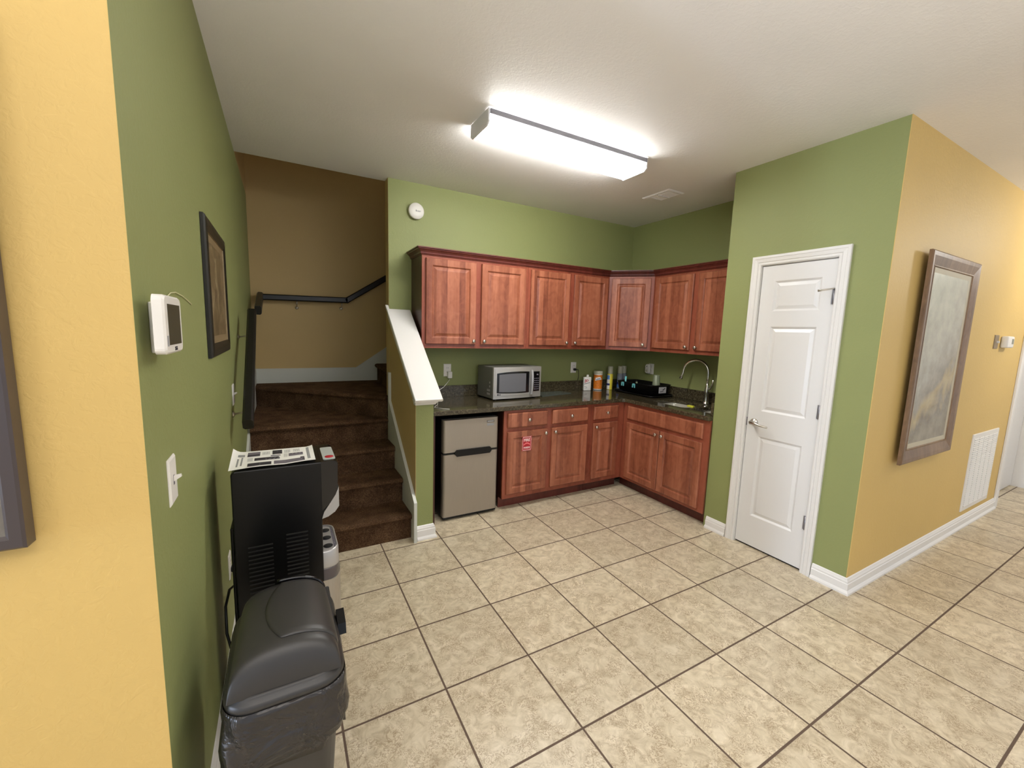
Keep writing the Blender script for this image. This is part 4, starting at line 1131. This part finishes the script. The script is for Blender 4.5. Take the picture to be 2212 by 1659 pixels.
# side vents
for (xa, xb, za, zb2) in ((-.700, -.620, .47, .70), (-.575, -.500, .50, .725)):
    mb = MB()
    for i in range(15):
        z = za+(zb2-za)*i/14; mb.prism([(dy0-.0004, z), (dy0-.0045, z+.001), (dy0-.0045, z+.004), (dy0-.0004, z+.006)], 0, xa, xb)
    build('vent_fins', mb, plain('vent_plastic', rgb(24, 23, 21), .5), wdz)
mb = B((bx0-.012, dy0+.02, .30), (bx0, dy1-.02, .78), .004); build('back_plate', mb, m_black, wdz)
for x in (bx0+.03, bx1-.03):
    for y in (dy0+.03, dy1-.03): build('foot', MB().lathe((x, y, 0), Z, [(.014, 0), (.014, .022)], 10), m_black, wdz)
mb = MB(); mb.tube([(XL+.03, -.545, .391), (XL+.045, -.56, .375), (XL+.045, -.70, .40), (XL+.03, -.84, .455), (XL+.025, -.93, .44), (XL+.03, -.98, .36), (XL+.05, -.99, .25), (XL+.07, -.98, .1), (bx0+.02, -.9, .06)], .005, 8); cdd = build('power_cord', mb, m_cord, wdz)
mb = B((XL+.0078, -.56, .378), (XL+.034, -.53, .404), .004); build('plug', mb, m_cord, cdd)

# paper on top
pp = thing('instruction_sheet', (-.6, -.89, 1.004), 'white printed instruction sheet lying on the water dispenser', 'paper')
c0 = Vector((-.748, -1.012, 0)); c1 = Vector((-.464, -1.000, 0)); c3 = Vector((-.752, -.770, 0)); c2 = Vector((-.464, -.783, 0))
def pz(u_, v_): return 1.0035+.004*abs(math.sin(u_*5))*(1-v_)+.018*max(0, (.12-u_)/.12)**2*v_+.006*max(0, (u_-.93)/.07)*v_
def pq(u_, v_, d=0): 
    q = (c0*(1-u_)+c1*u_)*(1-v_)+(c3*(1-u_)+c2*u_)*v_; return Vector((q.x, q.y, pz(u_, v_)+d))
mb = MB(); nu, nv_ = 24, 10
for dd in (0, .0004):
    G = [[mb.bm.verts.new(pq(i/nu, j/nv_, dd)) for j in range(nv_+1)] for i in range(nu+1)]
    for i in range(nu):
        for j in range(nv_): mb.bm.faces.new([G[i][j], G[i+1][j], G[i+1][j+1], G[i][j+1]])
build('sheet', mb, m_paper, pp)
def patch(mb, ua, ub, va, vb, mi):
    n = max(1, int((ub-ua)*24)); 
    for i in range(n):
        a_, b_ = ua+(ub-ua)*i/n, ua+(ub-ua)*(i+1)/n
        mb.face([pq(a_, va, .0012), pq(b_, va, .0012), pq(b_, vb, .0012), pq(a_, vb, .0012)], mi)
mb = MB()
patch(mb, .20, .47, .05, .22, 0); patch(mb, .29, .34, .06, .21, 2); patch(mb, .50, .87, .05, .24, 1); patch(mb, .82, .87, .12, .30, 0)
patch(mb, .27, .56, .34, .50, 0); patch(mb, .40, .57, .34, .46, 1); patch(mb, .46, .58, .54, .60, 1)
patch(mb, .68, .86, .44, .62, 1); patch(mb, .70, .86, .56, .62, 0)
patch(mb, .18, .33, .62, .90, 1); patch(mb, .18, .33, .66, .74, 0); patch(mb, .48, .60, .66, .92, 0); patch(mb, .50, .60, .78, .86, 1)
patch(mb, .91, .945, .12, .92, 2)
for i in range(7): patch(mb, .36+i*.013, .365+i*.013, .68, .86, 2); patch(mb, .63+i*.011, .634+i*.011, .68, .88, 2); patch(mb, .745+i*.012, .75+i*.012, .70, .90, 2); patch(mb, .19+i*.009, .193+i*.009, .34, .54, 2); patch(mb, .62+i*.007, .622+i*.007, .42, .64, 2)
patch(mb, .07, .09, .12, .55, 2); patch(mb, .115, .135, .15, .62, 2); patch(mb, .07, .15, .66, .78, 2)
build('print', mb, [m_dark, m_mid, m_grey], pp)

# ------------------------------------------------------------------ swing-lid bin
tb = thing('trash_can', (-.58, -1.46, 0), 'dark grey swing-lid trash can with a black liner, in front of the water dispenser', 'trash can')
tcx, tcy = -.582, -1.47
def rr(wx, wy, r, n=6): return rounded(tcx-wx/2, tcx+wx/2, tcy-wy/2, tcy+wy/2, r, n)
mb = MB(); mb.loops([[(a_, b_, z) for a_, b_ in rr(wx_, wy_, r_)] for wx_, wy_, r_, z in ((.175, .27, .04, 0), (.185, .28, .045, .006), (.258, .385, .06, .585), (.262, .39, .06, .59))])
build('bin_body', mb, m_bin, tb)
mb = MB(); mb.loops([[(a_, b_, z) for a_, b_ in rr(wx_, wy_, r_)] for wx_, wy_, r_, z in ((.262, .392, .06, .592), (.278, .408, .066, .594), (.280, .412, .068, .606), (.272, .404, .066, .616), (.262, .392, .062, .618), (.258, .388, .062, .626), (.248, .378, .06, .630))], cap0=False, cap1=True)
lid = build('lid_rim', mb, m_bin, tb)
# barrel dome
def arch(wd, z0, hz, n=40, pw=.60):
    out = []
    for i in range(n+1):
        a = PI-PI*i/n; c, s_ = math.cos(a), math.sin(a)
        out.append((tcx+wd/2*(abs(c)**.92)*(1 if c > 0 else -1), z0+hz*(s_**pw)))
    return out
mb = MB()
rings = []
for yv, k, kz in ((-.188, .98, 0), (-.184, .975, .34), (-.176, .97, .68), (-.166, .965, .88), (-.156, .96, .955), (-.142, .955, .985), (-.12, .95, 1.0), (-.03, .935, 1.04), (.06, .915, 1.03), (.11, .90, .98), (.14, .88, .90), (.158, .86, .6), (.168, .84, 0)):
    rings.append([(x_, tcy+yv, z_) for x_, z_ in arch(.262*k, .626, .096*kz+.001)])
mb.loops(rings, cap0=True, cap1=True)
build('dome', mb, m_bin, lid)
# flap: slightly raised curved patch on the right half
mb = MB()
rows = []
def arcp(a, wd, hz, pw=.60):
    c, s_ = math.cos(a), max(0, math.sin(a)); return (wd/2*(abs(c)**.92)*(1 if c > 0 else -1), hz*(s_**pw))
for j in range(33):
    v_ = j/32; yv = -.135+.262*v_; hs = (.995+.05*math.sin(PI*min(1, max(0, (yv+.135)/.27))))
    a0 = PI*.52+.32*(1-(2*v_-1)**2); row = []
    for q in range(25):
        a_ = a0+(.10-a0)*q/24
        px_, pz_ = arcp(a_, .262*.935*(1.012-.075*v_), .097*hs)
        nx, nz = px_, pz_*1.6+.02; l = math.hypot(nx, nz); lift = .0015+.0045*min(1, q/3)*min(1, j/2, (32-j)/2)
        row.append((tcx+px_+nx/l*lift, tcy+yv, .626+pz_+nz/l*lift))
    rows.append(row)
AR = [(tcx+x_, .626+z_) for x_, z_ in (arcp(PI-PI*i/40, .262*.935, .097) for i in range(41))]
mb.loops(rows, cap0=False, cap1=False, closed=False); o = build('swing_flap', mb, m_bin, lid); sm = o.modifiers.new('thick', 'SOLIDIFY'); sm.thickness = .003; sm.offset = -1
# black bar standing in for the gap shadow at the flap's far end
mb = MB(); pts = [(tcx+(x_-tcx)*.93, tcy+.136, z_+.003) for x_, z_ in AR[18:38]]; mb.tube(pts, .006, 8); build('flap_gap_shade', mb, m_blackg, lid)
mb = MB(); mb.prism([(tcy-.012, .588), (tcy+.055, .604), (tcy+.05, .634), (tcy-.002, .618)], 0, tcx+.1385, tcx+.162); build('clip', mb, m_black, lid)
mb = MB(); mb.prism([(tcy-.15, .622), (tcy+.172, .622), (tcy+.165, .650), (tcy+.13, .668), (tcy+.04, .662), (tcy-.06, .645)], 0, tcx+.116, tcx+.127); build('side_hub', mb, m_bin, lid)
# liner
random.seed(3)
mb = MB(); rings = []
N_ = 96
base_pts = rr(.27, .40, .065, 23)
def dense(wx_, wy_, r_): return rounded(tcx-wx_/2, tcx+wx_/2, tcy-wy_/2, tcy+wy_/2, r_, 23)
levels = ((.284, .412, .596), (.288, .418, .58), (.290, .420, .55), (.292, .424, .51), (.296, .428, .475), (.29, .42, .445), (.272, .40, .425))
for li, (wx_, wy_, z_) in enumerate(levels):
    pts = dense(wx_, wy_, .068); ring = []
    for i, (a_, b_) in enumerate(pts):
        th = math.atan2(b_-tcy, a_-tcx)
        f = li/6
        ruf = (.010*math.sin(th*7+li*.9)+.009*math.sin(th*13+li*1.9)+.006*math.sin(th*23-li*1.3))*f
        left = max(0, -math.cos(th+.35))*.022*f*(1-.3*(li == 6))
        d = Vector((math.cos(th), math.sin(th), 0))
        zz = z_+(.016*math.sin(th*5+1)+.010*math.sin(th*11))*f
        ring.append(Vector((a_, b_, zz))+d*(ruf+left))
    rings.append(ring)
mb.loops(rings, cap0=False, cap1=False)
o = build('bin_liner', mb, m_bag, tb); sm = o.modifiers.new('thick', 'SOLIDIFY'); sm.thickness = .0008
